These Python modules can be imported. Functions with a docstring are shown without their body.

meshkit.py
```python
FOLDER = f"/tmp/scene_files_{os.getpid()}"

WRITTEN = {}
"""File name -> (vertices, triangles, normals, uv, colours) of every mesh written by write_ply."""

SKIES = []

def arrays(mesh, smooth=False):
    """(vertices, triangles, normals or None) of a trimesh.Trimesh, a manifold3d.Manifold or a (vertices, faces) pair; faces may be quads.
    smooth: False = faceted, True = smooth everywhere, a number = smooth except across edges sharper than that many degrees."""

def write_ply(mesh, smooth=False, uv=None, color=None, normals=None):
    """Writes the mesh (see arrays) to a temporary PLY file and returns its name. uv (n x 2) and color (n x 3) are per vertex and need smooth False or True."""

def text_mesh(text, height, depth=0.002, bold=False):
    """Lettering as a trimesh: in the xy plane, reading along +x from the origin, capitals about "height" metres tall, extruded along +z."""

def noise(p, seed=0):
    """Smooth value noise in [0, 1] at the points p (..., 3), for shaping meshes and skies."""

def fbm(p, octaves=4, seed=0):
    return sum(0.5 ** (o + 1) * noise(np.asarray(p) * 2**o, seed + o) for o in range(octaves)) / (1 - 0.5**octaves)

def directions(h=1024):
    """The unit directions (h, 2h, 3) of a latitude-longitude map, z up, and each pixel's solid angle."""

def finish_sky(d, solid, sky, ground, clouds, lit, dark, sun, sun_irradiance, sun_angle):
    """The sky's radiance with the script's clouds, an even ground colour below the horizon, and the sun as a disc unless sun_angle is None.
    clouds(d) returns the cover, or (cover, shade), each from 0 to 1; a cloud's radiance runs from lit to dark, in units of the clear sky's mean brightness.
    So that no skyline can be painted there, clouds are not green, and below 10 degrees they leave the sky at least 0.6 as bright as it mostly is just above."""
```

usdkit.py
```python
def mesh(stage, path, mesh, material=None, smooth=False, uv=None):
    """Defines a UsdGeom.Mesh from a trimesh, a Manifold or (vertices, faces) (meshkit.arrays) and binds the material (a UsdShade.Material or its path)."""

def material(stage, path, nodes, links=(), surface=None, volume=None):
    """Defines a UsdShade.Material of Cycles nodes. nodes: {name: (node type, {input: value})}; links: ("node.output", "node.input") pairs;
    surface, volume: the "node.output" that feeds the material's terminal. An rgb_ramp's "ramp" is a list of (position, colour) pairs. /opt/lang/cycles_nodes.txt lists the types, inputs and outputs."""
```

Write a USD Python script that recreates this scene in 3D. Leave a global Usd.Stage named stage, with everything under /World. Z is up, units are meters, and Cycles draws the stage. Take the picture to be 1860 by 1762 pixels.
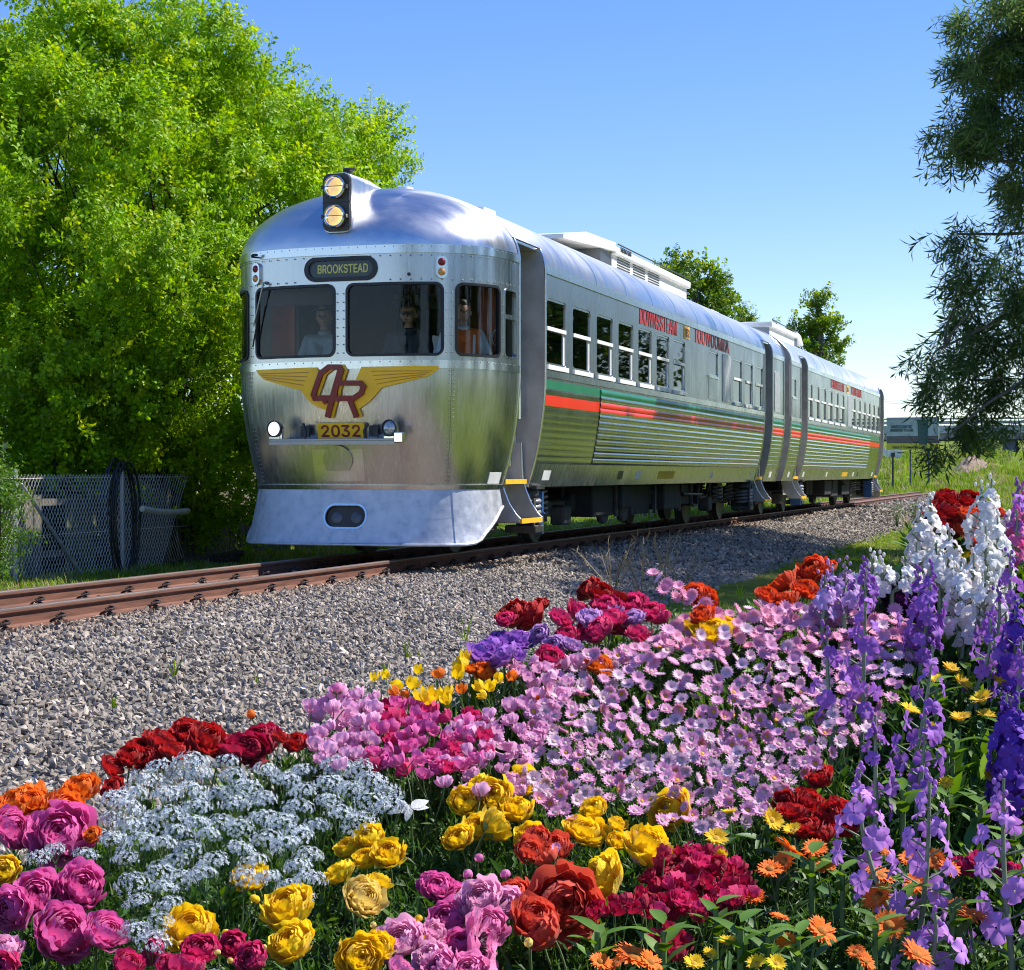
import math, numpy as np, trimesh, usdkit, meshkit, manifold3d
from pxr import Usd, UsdGeom, UsdLux, UsdShade, Gf, Sdf, Vt
from shapely.geometry import Polygon, box as sbox, Point, LineString, MultiPolygon
from shapely import affinity
from shapely.ops import unary_union

stage = Usd.Stage.CreateInMemory()
UsdGeom.SetStageUpAxis(stage, 'Z'); UsdGeom.SetStageMetersPerUnit(stage, 1.0)
UsdGeom.Xform.Define(stage, '/World'); UsdGeom.Scope.Define(stage, '/World/Looks')
PI = math.pi

# ---------------------------------------------------------------- camera, sky, sun, exposure
TH = math.atan(1041/3200); FL = 3200.0; CAM = np.array([0, 0, 1.37]); PIT = math.atan(21/3200)
_c, _s = math.cos(TH), math.sin(TH)
RT = np.array([_c, _s, 0]); FW0 = np.array([-_s, _c, 0]); UP0 = np.array([0, 0, 1.0])
FW = FW0*math.cos(PIT) - UP0*math.sin(PIT); UP = UP0*math.cos(PIT) + FW0*math.sin(PIT)
cam = UsdGeom.Camera.Define(stage, '/World/camera')
cam.CreateHorizontalApertureAttr(36.0); cam.CreateFocalLengthAttr(36.0*FL/1860)
cam.CreateVerticalApertureAttr(36.0*970/1024); cam.CreateClippingRangeAttr(Gf.Vec2f(0.05, 5000))
cam.CreateExposureAttr(1.08)
cam.AddTransformOp().Set(Gf.Matrix4d(*RT, 0, *UP, 0, *(-FW), 0, *CAM, 1))

SUN_EL, SUN_AZ = math.radians(50), math.radians(34)          # azimuth from +x (across the line) towards +y (along it)
SUN = np.array([math.cos(SUN_EL)*math.cos(SUN_AZ), math.cos(SUN_EL)*math.sin(SUN_AZ), math.sin(SUN_EL)])
sun = UsdLux.DistantLight.Define(stage, '/World/sun')
sun.CreateIntensityAttr(1.0); sun.CreateAngleAttr(0.5); sun.CreateColorAttr(Gf.Vec3f(1, .95, .87))
sun.CreateNormalizeAttr(True)
_r = Gf.Rotation(Gf.Vec3d(0, 0, -1), Gf.Vec3d(*(-SUN)))
sun.AddTransformOp().Set(Gf.Matrix4d(_r, Gf.Vec3d(0, 0, 0)))
sky = UsdLux.DomeLight.Define(stage, '/World/sky'); sky.CreateIntensityAttr(1.0)
skym = usdkit.material(stage, '/World/Looks/sky', {
    's': ('sky_texture', dict(sky_type='single_scattering', sun_disc=False, sun_elevation=SUN_EL, sun_rotation=math.atan2(SUN[0], SUN[1]), altitude=600.0, air_density=1.0, aerosol_density=.02, ozone_density=3.0)),
    'ga': ('gamma', dict(gamma=.72)), 'h': ('hsv', dict(hue=.520, saturation=1.52, value=1.0, fac=1.0)), 'b': ('background_shader', dict(strength=0.15))}, [('s.color', 'ga.color'), ('ga.color', 'h.color'), ('h.color', 'b.color')], surface='b.background')
UsdShade.MaterialBindingAPI.Apply(sky.GetPrim()).Bind(skym)
sky.GetPrim().SetCustomDataByKey('kind', 'structure'); sky.GetPrim().SetCustomDataByKey('label', 'clear blue spring sky paler towards the horizon')

# ---------------------------------------------------------------- helpers
def at(px, py, D):
    """Point in the place seen at photo pixel (1860 wide) and D metres away along the view."""
    return CAM + D*(FW + RT*(px-930)/FL - UP*(py-881)/FL)
def proj(p):
    d = np.asarray(p, float)-CAM
    return np.stack([930+FL*(d@RT)/(d@FW), 881-FL*(d@UP)/(d@FW), d@FW], -1)
_used = {}
def numbered(parent, name):
    k = (parent, name); n = _used.get(k, 0); _used[k] = n+1
    return f'{parent}/{name}' if n == 0 else f'{parent}/{name}_{n:03d}'
def tag(prim, label=None, cat=None, group=None, kind=None):
    for k, v in (('label', label), ('category', cat), ('group', group), ('kind', kind)):
        if v: prim.SetCustomDataByKey(k, v)
def thing(name, label, cat, loc=(0, 0, 0), rotz=0, group=None, kind=None):
    x = UsdGeom.Xform.Define(stage, numbered('/World', name))
    x.AddTranslateOp().Set(Gf.Vec3d(*map(float, loc)))
    if rotz: x.AddRotateZOp().Set(float(rotz))
    tag(x.GetPrim(), label, cat, group, kind)
    return str(x.GetPath())
def arr(m, smooth):
    if isinstance(m, tuple) and len(m) == 3: return m
    return meshkit.arrays(m, smooth)
def put(path, m, mat, smooth=False):
    v, f, n = arr(m, smooth)
    g = UsdGeom.Mesh.Define(stage, path)
    g.CreatePointsAttr(Vt.Vec3fArray.FromNumpy(np.ascontiguousarray(v, np.float32)))
    g.CreateFaceVertexCountsAttr(Vt.IntArray.FromNumpy(np.full(len(f), 3, np.int32)))
    g.CreateFaceVertexIndicesAttr(Vt.IntArray.FromNumpy(np.ascontiguousarray(f, np.int32).ravel()))
    g.CreateSubdivisionSchemeAttr('none')
    if n is not None:
        g.CreateNormalsAttr(Vt.Vec3fArray.FromNumpy(np.ascontiguousarray(n, np.float32))); g.SetNormalsInterpolation('vertex')
    if mat is not None: UsdShade.MaterialBindingAPI.Apply(g.GetPrim()).Bind(M[mat] if isinstance(mat, str) else mat)
    return g.GetPrim()
def part(parent, name, m, mat, smooth=False, label=None, kind=None):
    p = put(numbered(parent, name), m, mat, smooth); tag(p, label, kind=kind)
    return str(p.GetPath())
def group(parent, name, label=None, kind=None):
    x = UsdGeom.Xform.Define(stage, numbered(parent, name)); tag(x.GetPrim(), label, kind=kind); return str(x.GetPath())
def solo(name, m, mat, label, cat=None, smooth=False, grp=None, kind=None):
    p = put(numbered('/World', name), m, mat, smooth); tag(p, label, cat, grp, kind); return str(p.GetPath())
def cls(name):
    p = '/World/Kinds/'+name
    stage.CreateClassPrim(p); return p
stage.CreateClassPrim('/World/Kinds')
def inst(name, proto, mtx, label, cat, grp=None):
    x = UsdGeom.Xform.Define(stage, numbered('/World', name))
    x.AddTransformOp().Set(Gf.Matrix4d(*np.asarray(mtx, float).T.ravel()))
    p = x.GetPrim(); p.GetReferences().AddInternalReference(proto); p.SetInstanceable(True)
    tag(p, label, cat, grp); return str(x.GetPath())
def scatter(path, protos, pos, idx, quats, scales):
    """PointInstancer; protos: list of (mesh, material, smooth); quats wxyz."""
    pi = UsdGeom.PointInstancer.Define(stage, path)
    tg = []
    for i, (m, mat, sm) in enumerate(protos):
        tg.append(put(f'{path}/shape_{i:03d}', m, mat, sm).GetPath())
    pi.CreatePrototypesRel().SetTargets(tg)
    pi.CreatePositionsAttr(Vt.Vec3fArray.FromNumpy(np.asarray(pos, np.float32)))
    pi.CreateProtoIndicesAttr(Vt.IntArray.FromNumpy(np.asarray(idx, np.int32)))
    q = np.asarray(quats, np.float32)
    pi.CreateOrientationsAttr(Vt.QuathArray([Gf.Quath(float(a), float(b), float(c), float(d)) for a, b, c, d in q]))
    sc = np.asarray(scales, np.float32)
    if sc.ndim == 1: sc = np.repeat(sc[:, None], 3, 1)
    pi.CreateScalesAttr(Vt.Vec3fArray.FromNumpy(np.ascontiguousarray(sc)))
    return pi.GetPrim()
def rquats(rng, n):
    q = rng.normal(size=(n, 4)); return q/np.linalg.norm(q, axis=1, keepdims=True)
def zquats(yaw, tilt=None, tdir=None):
    """Yaw about z, then tilt about a horizontal axis."""
    q = np.stack([np.cos(yaw/2), 0*yaw, 0*yaw, np.sin(yaw/2)], 1)
    if tilt is None: return q
    ax = np.stack([np.cos(tdir), np.sin(tdir), 0*tdir], 1)
    w1 = np.cos(tilt/2); v1 = ax*np.sin(tilt/2)[:, None]
    w2, v2 = q[:, 0], q[:, 1:]
    w = w1*w2-(v1*v2).sum(1); v = w1[:, None]*v2+w2[:, None]*v1+np.cross(v1, v2)
    return np.column_stack([w, v])
def quat_to(dirs, spin=None):
    """Rotation taking +z to dirs (n,3), after a spin about z."""
    d = dirs/np.linalg.norm(dirs, axis=1, keepdims=True)
    w = 1+d[:, 2]; ax = np.stack([-d[:, 1], d[:, 0], 0*w], 1); w = np.maximum(w, 1e-4)
    q = np.column_stack([w, ax]); q /= np.linalg.norm(q, axis=1, keepdims=True)
    if spin is not None:
        w2, z2 = np.cos(spin/2), np.sin(spin/2)
        a, b, c, e = q.T
        q = np.stack([a*w2-e*z2, b*w2+c*z2, c*w2-b*z2, a*z2+e*w2], 1)
    return q
def rotm(dirv, spin=0.0):
    d = np.asarray(dirv, float); d = d/np.linalg.norm(d)
    x = np.cross([0, 1, 0], d) if abs(d[1]) < .95 else np.cross([1, 0, 0], d)
    x /= np.linalg.norm(x); y = np.cross(d, x)
    R = np.stack([x, y, d], 1); c, s = math.cos(spin), math.sin(spin)
    return R @ np.array([[c, -s, 0], [s, c, 0], [0, 0, 1]])
def mtx(pos, R, s=1.0):
    m = np.eye(4); m[:3, :3] = R*s; m[:3, 3] = pos; return m

def cat(*ms):
    """Joins (v,f) or (v,f,n) meshes."""
    ms = [m if isinstance(m, tuple) else (np.array(m.vertices), np.array(m.faces)) for m in ms]
    off = np.cumsum([0]+[len(m[0]) for m in ms[:-1]])
    v = np.vstack([m[0] for m in ms]); f = np.vstack([np.asarray(m[1])+o for m, o in zip(ms, off)])
    if all(len(m) == 3 for m in ms): return v, f, np.vstack([m[2] for m in ms])
    return v, f
def move(m, d):
    return (np.asarray(m[0])+np.asarray(d),)+tuple(m[1:]) if isinstance(m, tuple) else (np.array(m.vertices)+np.asarray(d), np.array(m.faces))
def xf(m, R, d=(0, 0, 0)):
    v, f = (m[0], m[1]) if isinstance(m, tuple) else (np.array(m.vertices), np.array(m.faces))
    return v@np.asarray(R).T+np.asarray(d), f
def bx(x0, x1, y0, y1, z0, z1, ch=0.0):
    """Box, with its edges chamfered by ch."""
    if not ch:
        m = trimesh.creation.box([x1-x0, y1-y0, z1-z0]); v = np.array(m.vertices); f = np.array(m.faces)
    else:
        a, b, c = (x1-x0)/2, (y1-y0)/2, (z1-z0)/2
        p = [(sx*(a-ch*(k != 0)), sy*(b-ch*(k != 1)), sz*(c-ch*(k != 2))) for sx in (-1, 1) for sy in (-1, 1) for sz in (-1, 1) for k in range(3)]
        h = trimesh.convex.convex_hull(np.array(p)); v, f = np.array(h.vertices), np.array(h.faces)
    return v+np.array([(x0+x1)/2, (y0+y1)/2, (z0+z1)/2]), f
def tube(pts, r, sides=8, cap=True):
    p = np.asarray(pts, float); r = np.broadcast_to(np.asarray(r, float), (len(p),))
    t = np.gradient(p, axis=0); t /= np.linalg.norm(t, axis=1, keepdims=True)+1e-12
    a = np.cross(t[0], [0, 0, 1.0] if abs(t[0, 2]) < .9 else [1.0, 0, 0]); a /= np.linalg.norm(a)
    rings = []; ang = np.arange(sides)*2*PI/sides
    for i in range(len(p)):
        a = a-t[i]*(a@t[i]); a /= np.linalg.norm(a)+1e-12; b = np.cross(t[i], a)
        rings.append(p[i]+r[i]*(np.cos(ang)[:, None]*a+np.sin(ang)[:, None]*b))
    v = np.vstack(rings); n = len(p)
    i, j = np.meshgrid(np.arange(n-1), np.arange(sides), indexing='ij'); j2 = (j+1) % sides
    q = np.stack([i*sides+j, i*sides+j2, (i+1)*sides+j2, (i+1)*sides+j], -1).reshape(-1, 4)
    f = np.vstack([q[:, [0, 1, 2]], q[:, [0, 2, 3]]])
    if cap:
        k = np.arange(1, sides-1)
        f = np.vstack([f, np.stack([0*k, k+1, k], 1), (n-1)*sides+np.stack([0*k, k, k+1], 1)])
    return v, f
def lathe(prof, n=24, axis='z'):
    """Revolves (radius, height) pairs."""
    pr = np.asarray(prof, float); a = np.arange(n)*2*PI/n
    v = np.stack([pr[:, 0][:, None]*np.cos(a), pr[:, 0][:, None]*np.sin(a), np.repeat(pr[:, 1][:, None], n, 1)], -1).reshape(-1, 3)
    i, j = np.meshgrid(np.arange(len(pr)-1), np.arange(n), indexing='ij'); j2 = (j+1) % n
    q = np.stack([i*n+j, i*n+j2, (i+1)*n+j2, (i+1)*n+j], -1).reshape(-1, 4)
    f = np.vstack([q[:, [0, 1, 2]], q[:, [0, 2, 3]]])
    if axis == 'x': v = v[:, [2, 0, 1]]
    if axis == 'y': v = v[:, [1, 2, 0]]
    return v, f
def grid(P, N=None):
    """(n,m,3) points to a triangle mesh."""
    n, m = P.shape[:2]; i, j = np.meshgrid(np.arange(n-1), np.arange(m-1), indexing='ij')
    q = np.stack([i*m+j, (i+1)*m+j, (i+1)*m+j+1, i*m+j+1], -1).reshape(-1, 4)
    f = np.vstack([q[:, [0, 1, 2]], q[:, [0, 2, 3]]])
    return (P.reshape(-1, 3), f) if N is None else (P.reshape(-1, 3), f, N.reshape(-1, 3))
def tri(poly):
    polys = list(getattr(poly, 'geoms', [poly])); vs, fs, o = [], [], 0
    for p in polys:
        if p.is_empty or p.area < 1e-9: continue
        v, f = trimesh.creation.triangulate_polygon(p, engine='earcut'); vs.append(v); fs.append(f+o); o += len(v)
    return np.vstack(vs), np.vstack(fs)
def extr(poly, h, R=None, d=(0, 0, 0)):
    """Extrudes a polygon (u,v) by h along its normal; R columns map (u,v,n) to space."""
    ms = [trimesh.creation.extrude_polygon(p, h, engine='earcut') for p in getattr(poly, 'geoms', [poly])]
    m = trimesh.util.concatenate(ms); v = np.array(m.vertices)
    if R is not None: v = v@np.asarray(R, float).T
    return v+np.asarray(d, float), np.array(m.faces)
def rrect(x0, x1, y0, y1, r, seg=6):
    return sbox(x0+r, y0+r, x1-r, y1-r).buffer(r, quad_segs=seg)
XZ = np.array([[1, 0, 0], [0, 0, 1], [0, 1, 0]]).T            # (u,v,n) -> x, z ; n -> see below
FRONT = np.stack([[1, 0, 0], [0, 0, 1], [0, -1, 0]], 1)       # u=x, v=z, n=-y (faces the camera end)
SIDE = np.stack([[0, 1, 0], [0, 0, 1], [1, 0, 0]], 1)         # u=y, v=z, n=+x
SIDEL = np.stack([[0, -1, 0], [0, 0, 1], [-1, 0, 0]], 1)      # u=-y, v=z, n=-x

# ---------------------------------------------------------------- materials
M = {}
def mat(name, color, rough=.6, metal=0.0, var=.15, scale=6.0, stretch=(1, 1, 1), bump=0.0, bscale=40.0, rvar=0.0, color2=None, spec=.5, coat=0.0, island=0.0, objvar=0.0, transl=0.0, detail=5.0, space='object', emit=None, sheen=0.0):
    """A principled material whose colour is broken up by noise; island: random tone per leaf or stone; objvar: per copy."""
    c = np.array(color, float); c2 = np.array(color2 if color2 is not None else c*(1-var*1.6), float)
    c1 = np.minimum(c*(1+var*.6), 1)
    nd = {'p': ('principled_bsdf', dict(roughness=rough, metallic=metal, specular_ior_level=spec, coat_weight=coat, sheen_weight=sheen)),
          't': ('texture_coordinate', {}) if space == 'object' else ('geometry', {}),
          'm': ('mapping', dict(scale=tuple(float(q) for q in stretch))),
          'n': ('noise_texture', dict(scale=scale, detail=detail, roughness=.6)),
          'r': ('rgb_ramp', dict(ramp=[(.3, tuple(c2)), (.7, tuple(c1))]))}
    ln = [('t.object' if space == 'object' else 't.position', 'm.vector'), ('m.vector', 'n.vector'), ('n.fac', 'r.fac')]
    out = 'r.color'
    if island or objvar:
        src = ('g.random_per_island' if island else 'o.random')
        nd['g' if island else 'o'] = ('geometry', {}) if island else ('object_info', {})
        k = island or objvar
        nd['mr'] = ('map_range', dict(from_min=0.0, from_max=1.0, to_min=1-k, to_max=1+k))
        nd['h'] = ('hsv', dict(hue=.5, saturation=1.0)); ln += [(src, 'mr.value'), ('mr.result', 'h.value'), (out, 'h.color')]
        nd['mh'] = ('map_range', dict(from_min=0.0, from_max=1.0, to_min=.5-k*.035, to_max=.5+k*.035)); ln += [(src, 'mh.value'), ('mh.result', 'h.hue')]
        out = 'h.color'
    ln.append((out, 'p.base_color'))
    if rvar:
        nd['rr'] = ('map_range', dict(from_min=.3, from_max=.7, to_min=max(rough-rvar, .02), to_max=rough+rvar, clamp=True)); ln += [('n.fac', 'rr.value'), ('rr.result', 'p.roughness')]
    if bump:
        nd['bn'] = ('noise_texture', dict(scale=bscale, detail=4.0)); nd['b'] = ('bump', dict(strength=bump, distance=.02))
        ln += [('m.vector', 'bn.vector'), ('bn.fac', 'b.height'), ('b.normal', 'p.normal')]
    if emit is not None:
        nd['p'][1].update(emission_color=tuple(emit[:3]), emission_strength=float(emit[3]))
    surf = 'p.BSDF'
    if transl:
        nd['tr'] = ('translucent_bsdf', {}); nd['x'] = ('mix_closure', dict(fac=transl))
        ln += [(out, 'tr.color'), ('p.BSDF', 'x.closure1'), ('tr.BSDF', 'x.closure2')]; surf = 'x.closure'
    M[name] = usdkit.material(stage, '/World/Looks/'+name, nd, ln, surface=surf); return M[name]

def steel(name, col=(.60, .595, .585), rough=.24, wav=.25, streak=.5, brush=(40, 40, 2.0)):
    """Brushed stainless sheet: fine brushed lines, slow panel waviness, dull dirt patches."""
    M[name] = usdkit.material(stage, '/World/Looks/'+name, {
        't': ('texture_coordinate', {}), 'm': ('mapping', dict(scale=brush)), 'n': ('noise_texture', dict(scale=1.0, detail=6.0, roughness=.7)),
        'n2': ('noise_texture', dict(scale=1.3, detail=4.0, roughness=.6)), 'n3': ('noise_texture', dict(scale=.9, detail=1.0)),
        'rr': ('map_range', dict(from_min=.25, from_max=.75, to_min=rough*.65, to_max=rough*1.6, clamp=True)),
        'mx': ('mix_float', dict(fac=.45)),
        'r': ('rgb_ramp', dict(ramp=[(.25, tuple(np.array(col)*(1-.35*streak))), (.6, col), (.85, tuple(np.array(col)*1.08))])),
        'b1': ('bump', dict(strength=.03, distance=.003)), 'b2': ('bump', dict(strength=wav, distance=.03)),
        'p': ('principled_bsdf', dict(metallic=1.0, roughness=rough, anisotropic=.4))},
        [('t.object', 'm.vector'), ('m.vector', 'n.vector'), ('t.object', 'n2.vector'), ('t.object', 'n3.vector'), ('n.fac', 'mx.a'), ('n2.fac', 'mx.b'),
         ('mx.result', 'rr.value'), ('rr.result', 'p.roughness'), ('mx.result', 'r.fac'), ('r.color', 'p.base_color'),
         ('n3.fac', 'b2.height'), ('n.fac', 'b1.height'), ('b2.normal', 'b1.normal'), ('b1.normal', 'p.normal')], surface='p.BSDF')
steel('stainless', wav=.16, streak=.75, brush=(24, 24, .9)); steel('stainless_roof', (.66, .66, .67), .34, .18, .18, (1.5, 6, 1.5)); steel('stainless_trim', (.72, .72, .71), .2, .0, .2)
steel('stainless_dull', (.36, .355, .35), .38, .1, .6); steel('fluted_steel', (.60, .60, .58), .2, .12, .5, (1.0, .5, 30))
mat('skirt_silver', (.56, .57, .60), .40, .5, .16, 9, rvar=.1, bump=.03, bscale=3)
mat('white_paint', (.78, .78, .76), .4, 0, .08, 3, rvar=.1)
mat('wing_yellow', (.97, .50, .006), .35, 0, .06, 4)
mat('emblem_red', (.20, .006, .012), .3, 0, .08, 5)
mat('letter_red', (.42, .015, .012), .4, 0, .1, 5)
mat('stripe_red', (.74, .03, .012), .3, 0, .05, 3)
mat('stripe_green', (.012, .16, .075), .32, 0, .1, 3)
mat('step_yellow', (.80, .46, .02), .5, 0, .12, 12)
mat('black_rubber', (.012, .012, .015), .45, 0, .2, 10)
mat('black_paint', (.02, .02, .022), .4, 0, .2, 6, rvar=.1)
mat('dark_grey_metal', (.06, .058, .055), .5, .4, .3, 8, rvar=.15)
mat('under_black', (.016, .015, .014), .75, 0, .4, 5, bump=.2, bscale=25)
mat('bogie_grey', (.055, .05, .046), .7, 0, .4, 7, bump=.2, bscale=30)
mat('spring_grey', (.24, .24, .25), .45, .3, .25, 8)
mat('damper_blue', (.02, .085, .22), .45, 0, .2, 6)
mat('recess_grey', (.40, .385, .365), .45, .35, .2, 3, rvar=.1)
mat('cab_brown', (.10, .045, .022), .6, 0, .25, 4)
mat('door_orange', (.42, .075, .025), .4, 0, .12, 3)
mat('seat_brown', (.16, .05, .035), .7, 0, .2, 8)
mat('interior_cream', (.42, .38, .30), .6, 0, .1, 3)
mat('interior_dark', (.07, .045, .032), .7, 0, .2, 3)
mat('ring_white', (.75, .75, .72), .5, 0, .05)
mat('sign_dark', (.012, .014, .016), .2, 0, .2)
mat('sign_text', (.55, .58, .12), .5, 0, .1, emit=(.6, .6, .15, .10))
mat('lens_red', (.16, .004, .008), .12, 0, .1, coat=.5)
mat('lens_amber', (.55, .26, .08), .15, .2, .1, coat=.5)
mat('lens_clear', (.85, .85, .85), .12, .3, .1, emit=(1, 1, .97, .55))
mat('fog_grey', (.10, .11, .13), .35, .2, .2, 20)
mat('lens_grey', (.35, .36, .38), .12, .6, .4, 40)
mat('headlight_gold', (.95, .66, .32), .22, .8, .3, 18, emit=(1, .62, .26, .45), bump=.4, bscale=30)
mat('chrome', (.75, .75, .75), .12, 1.0, .05)
M['pane'] = usdkit.material(stage, '/World/Looks/pane', {'f': ('fresnel', dict(IOR=1.45)), 'mf': ('math', dict(math_type='multiply_add', value2=.9, value3=.0)), 't': ('transparent_bsdf', dict(color=(.80, .84, .84))), 'g': ('glossy_bsdf', dict(color=(.95, .95, .95), roughness=.015)), 'x': ('mix_closure', {})},
    [('f.fac', 'mf.value1'), ('mf.value', 'x.fac'), ('t.BSDF', 'x.closure1'), ('g.BSDF', 'x.closure2')], surface='x.closure')
M['lens_glass'] = M['pane']
# ---------------------------------------------------------------- the railmotors
HW, ND, NE, ZG, ZTOP, ZB, ZBELT, CL = 1.57, 1.3, 2.9, 3.28, 4.12, .76, 2.05, 19.38
XC, YN, ZRAIL = -7.535, 17.27, .45
_t = np.linspace(0, PI/2, 1500)
_px, _ps = HW*np.sin(_t)**(2/NE), ND*(1-np.cos(_t)**(2/NE))
_pa = np.concatenate([[0], np.cumsum(np.hypot(np.diff(_px), np.diff(_ps)))]); A1 = _pa[-1]
_AX = np.concatenate([[-40], -_pa[::-1], _pa[1:], [40]])
_XX = np.concatenate([[-HW], -_px[::-1], _px[1:], [HW]]); _SS = np.concatenate([[ND+40-A1], _ps[::-1], _ps[1:], [ND+40-A1]])
_aa = np.linspace(-A1-.3, A1+.3, 900)
_gx, _gs = np.interp(_aa, _AX, _XX), np.interp(_aa, _AX, _SS)
_nx, _ns = np.gradient(_gs, _aa), -np.gradient(_gx, _aa)
for _i in range(2):
    _nx = np.convolve(np.pad(_nx, 9, 'edge'), np.ones(19)/19, 'valid'); _ns = np.convolve(np.pad(_ns, 9, 'edge'), np.ones(19)/19, 'valid')
_nl = np.hypot(_nx, _ns); _nx /= _nl; _ns /= _nl
def ins(z): return .205*(np.clip(ZBELT-z, 0, None)/1.29)**1.9
def ins_skirt(z): return .06+.135*np.clip((z-.16)/.6, 0, 1)**.75
def S(a, z, d=0.0, fi=ins):
    """Point and outward normal of the shell: a runs round the nose from its centre line and on along the flank, z is height above the rail."""
    a, z = np.broadcast_arrays(np.asarray(a, float), np.asarray(z, float))
    nx, ns = np.interp(a, _aa, _nx), np.interp(a, _aa, _ns)
    i = fi(z); sl = (fi(z+.004)-fi(z-.004))/.008
    N = np.stack([nx, ns, sl], -1); N /= np.linalg.norm(N, axis=-1, keepdims=True)
    P = np.stack([np.interp(a, _AX, _XX)-i*nx, np.interp(a, _AX, _SS)-i*ns, z], -1)
    return P+N*np.asarray(d)[..., None], N
def sa(s, side=1): return side*(A1+s-ND)
def sheet(poly, d=0.0, t=.02, me=.12, fi=ins, back=True):
    """A polygon drawn on the unrolled shell, bent to it: outer face at offset d, thickness t."""
    v2, f = tri(poly); v = np.column_stack([v2, 0*v2[:, 0]])
    if me: v, f = trimesh.remesh.subdivide_to_size(v, f, me, max_iter=14)
    u, inv = np.unique(np.round(v[:, :2], 6), axis=0, return_inverse=True); inv = inv.ravel(); f = inv[f]; f = f[(f[:, 0] != f[:, 1]) & (f[:, 1] != f[:, 2]) & (f[:, 0] != f[:, 2])]
    P, N = S(u[:, 0], u[:, 1], np.full(len(u), d), fi)
    if not back: return P, f, N
    Q = P-N*t; n = len(u)
    e = np.sort(np.vstack([f[:, [0, 1]], f[:, [1, 2]], f[:, [2, 0]]]), 1); eo = np.vstack([f[:, [0, 1]], f[:, [1, 2]], f[:, [2, 0]]])
    _, idx, cnt = np.unique(e, axis=0, return_index=True, return_counts=True); b = eo[idx[cnt == 1]]
    a0, a1, b1, b0 = P[b[:, 0]], P[b[:, 1]], Q[b[:, 1]], Q[b[:, 0]]
    fn = np.cross(b0-a0, a1-a0); fn /= np.linalg.norm(fn, axis=1, keepdims=True)+1e-12
    m = len(b); rv = np.vstack([a0, b0, b1, a1]); k = np.arange(m); rf = np.vstack([np.stack([k, k+m, k+2*m], 1), np.stack([k, k+2*m, k+3*m], 1)])+2*n
    return np.vstack([P, Q, rv]), np.vstack([f, f[:, ::-1]+n, rf]), np.vstack([N, -N, np.tile(fn, (4, 1))])
def roofz(k): return ZG+(ZTOP-ZG)*np.sqrt(np.clip(1-np.abs(k)**2.0, 0, 1))
def roof_strip(s0, s1, k0=-1.0, k1=1.0, d=0.0, n=49):
    th = np.linspace(np.arcsin(k0), np.arcsin(k1), n); k = np.sin(th)
    x, z = HW*k, roofz(k); nn = np.stack([(ZTOP-ZG)*k, 0*k, HW*np.sqrt(np.clip(1-k*k, 0, 1))], 1); nn /= np.linalg.norm(nn, axis=1, keepdims=True)
    P = np.stack([np.stack([x, 0*x+s, z], 1)+nn*d for s in np.linspace(s0, s1, 3)], 0); N = np.stack([nn]*3, 0)
    return grid(P.transpose(1, 0, 2), N.transpose(1, 0, 2))
def outline(zlo, khi, n=22):
    """Half outline of the cross-section (x, z) from zlo up the flank and over the roof edge to k = khi."""
    z = np.linspace(zlo, ZG, n); p = [(HW-float(ins(q)), q) for q in z]
    return p+[(HW*math.sin(q), roofz(math.sin(q))) for q in np.linspace(PI/2, math.asin(khi), 14)[1:]]
def flute(z, depth, z0=1.03, z1=2.012, pitch=.0815):
    p = ((z-z0)/pitch) % 1
    return np.where((z > z0) & (z < z1), depth*np.sin(PI*p)**.55, 0)
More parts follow.
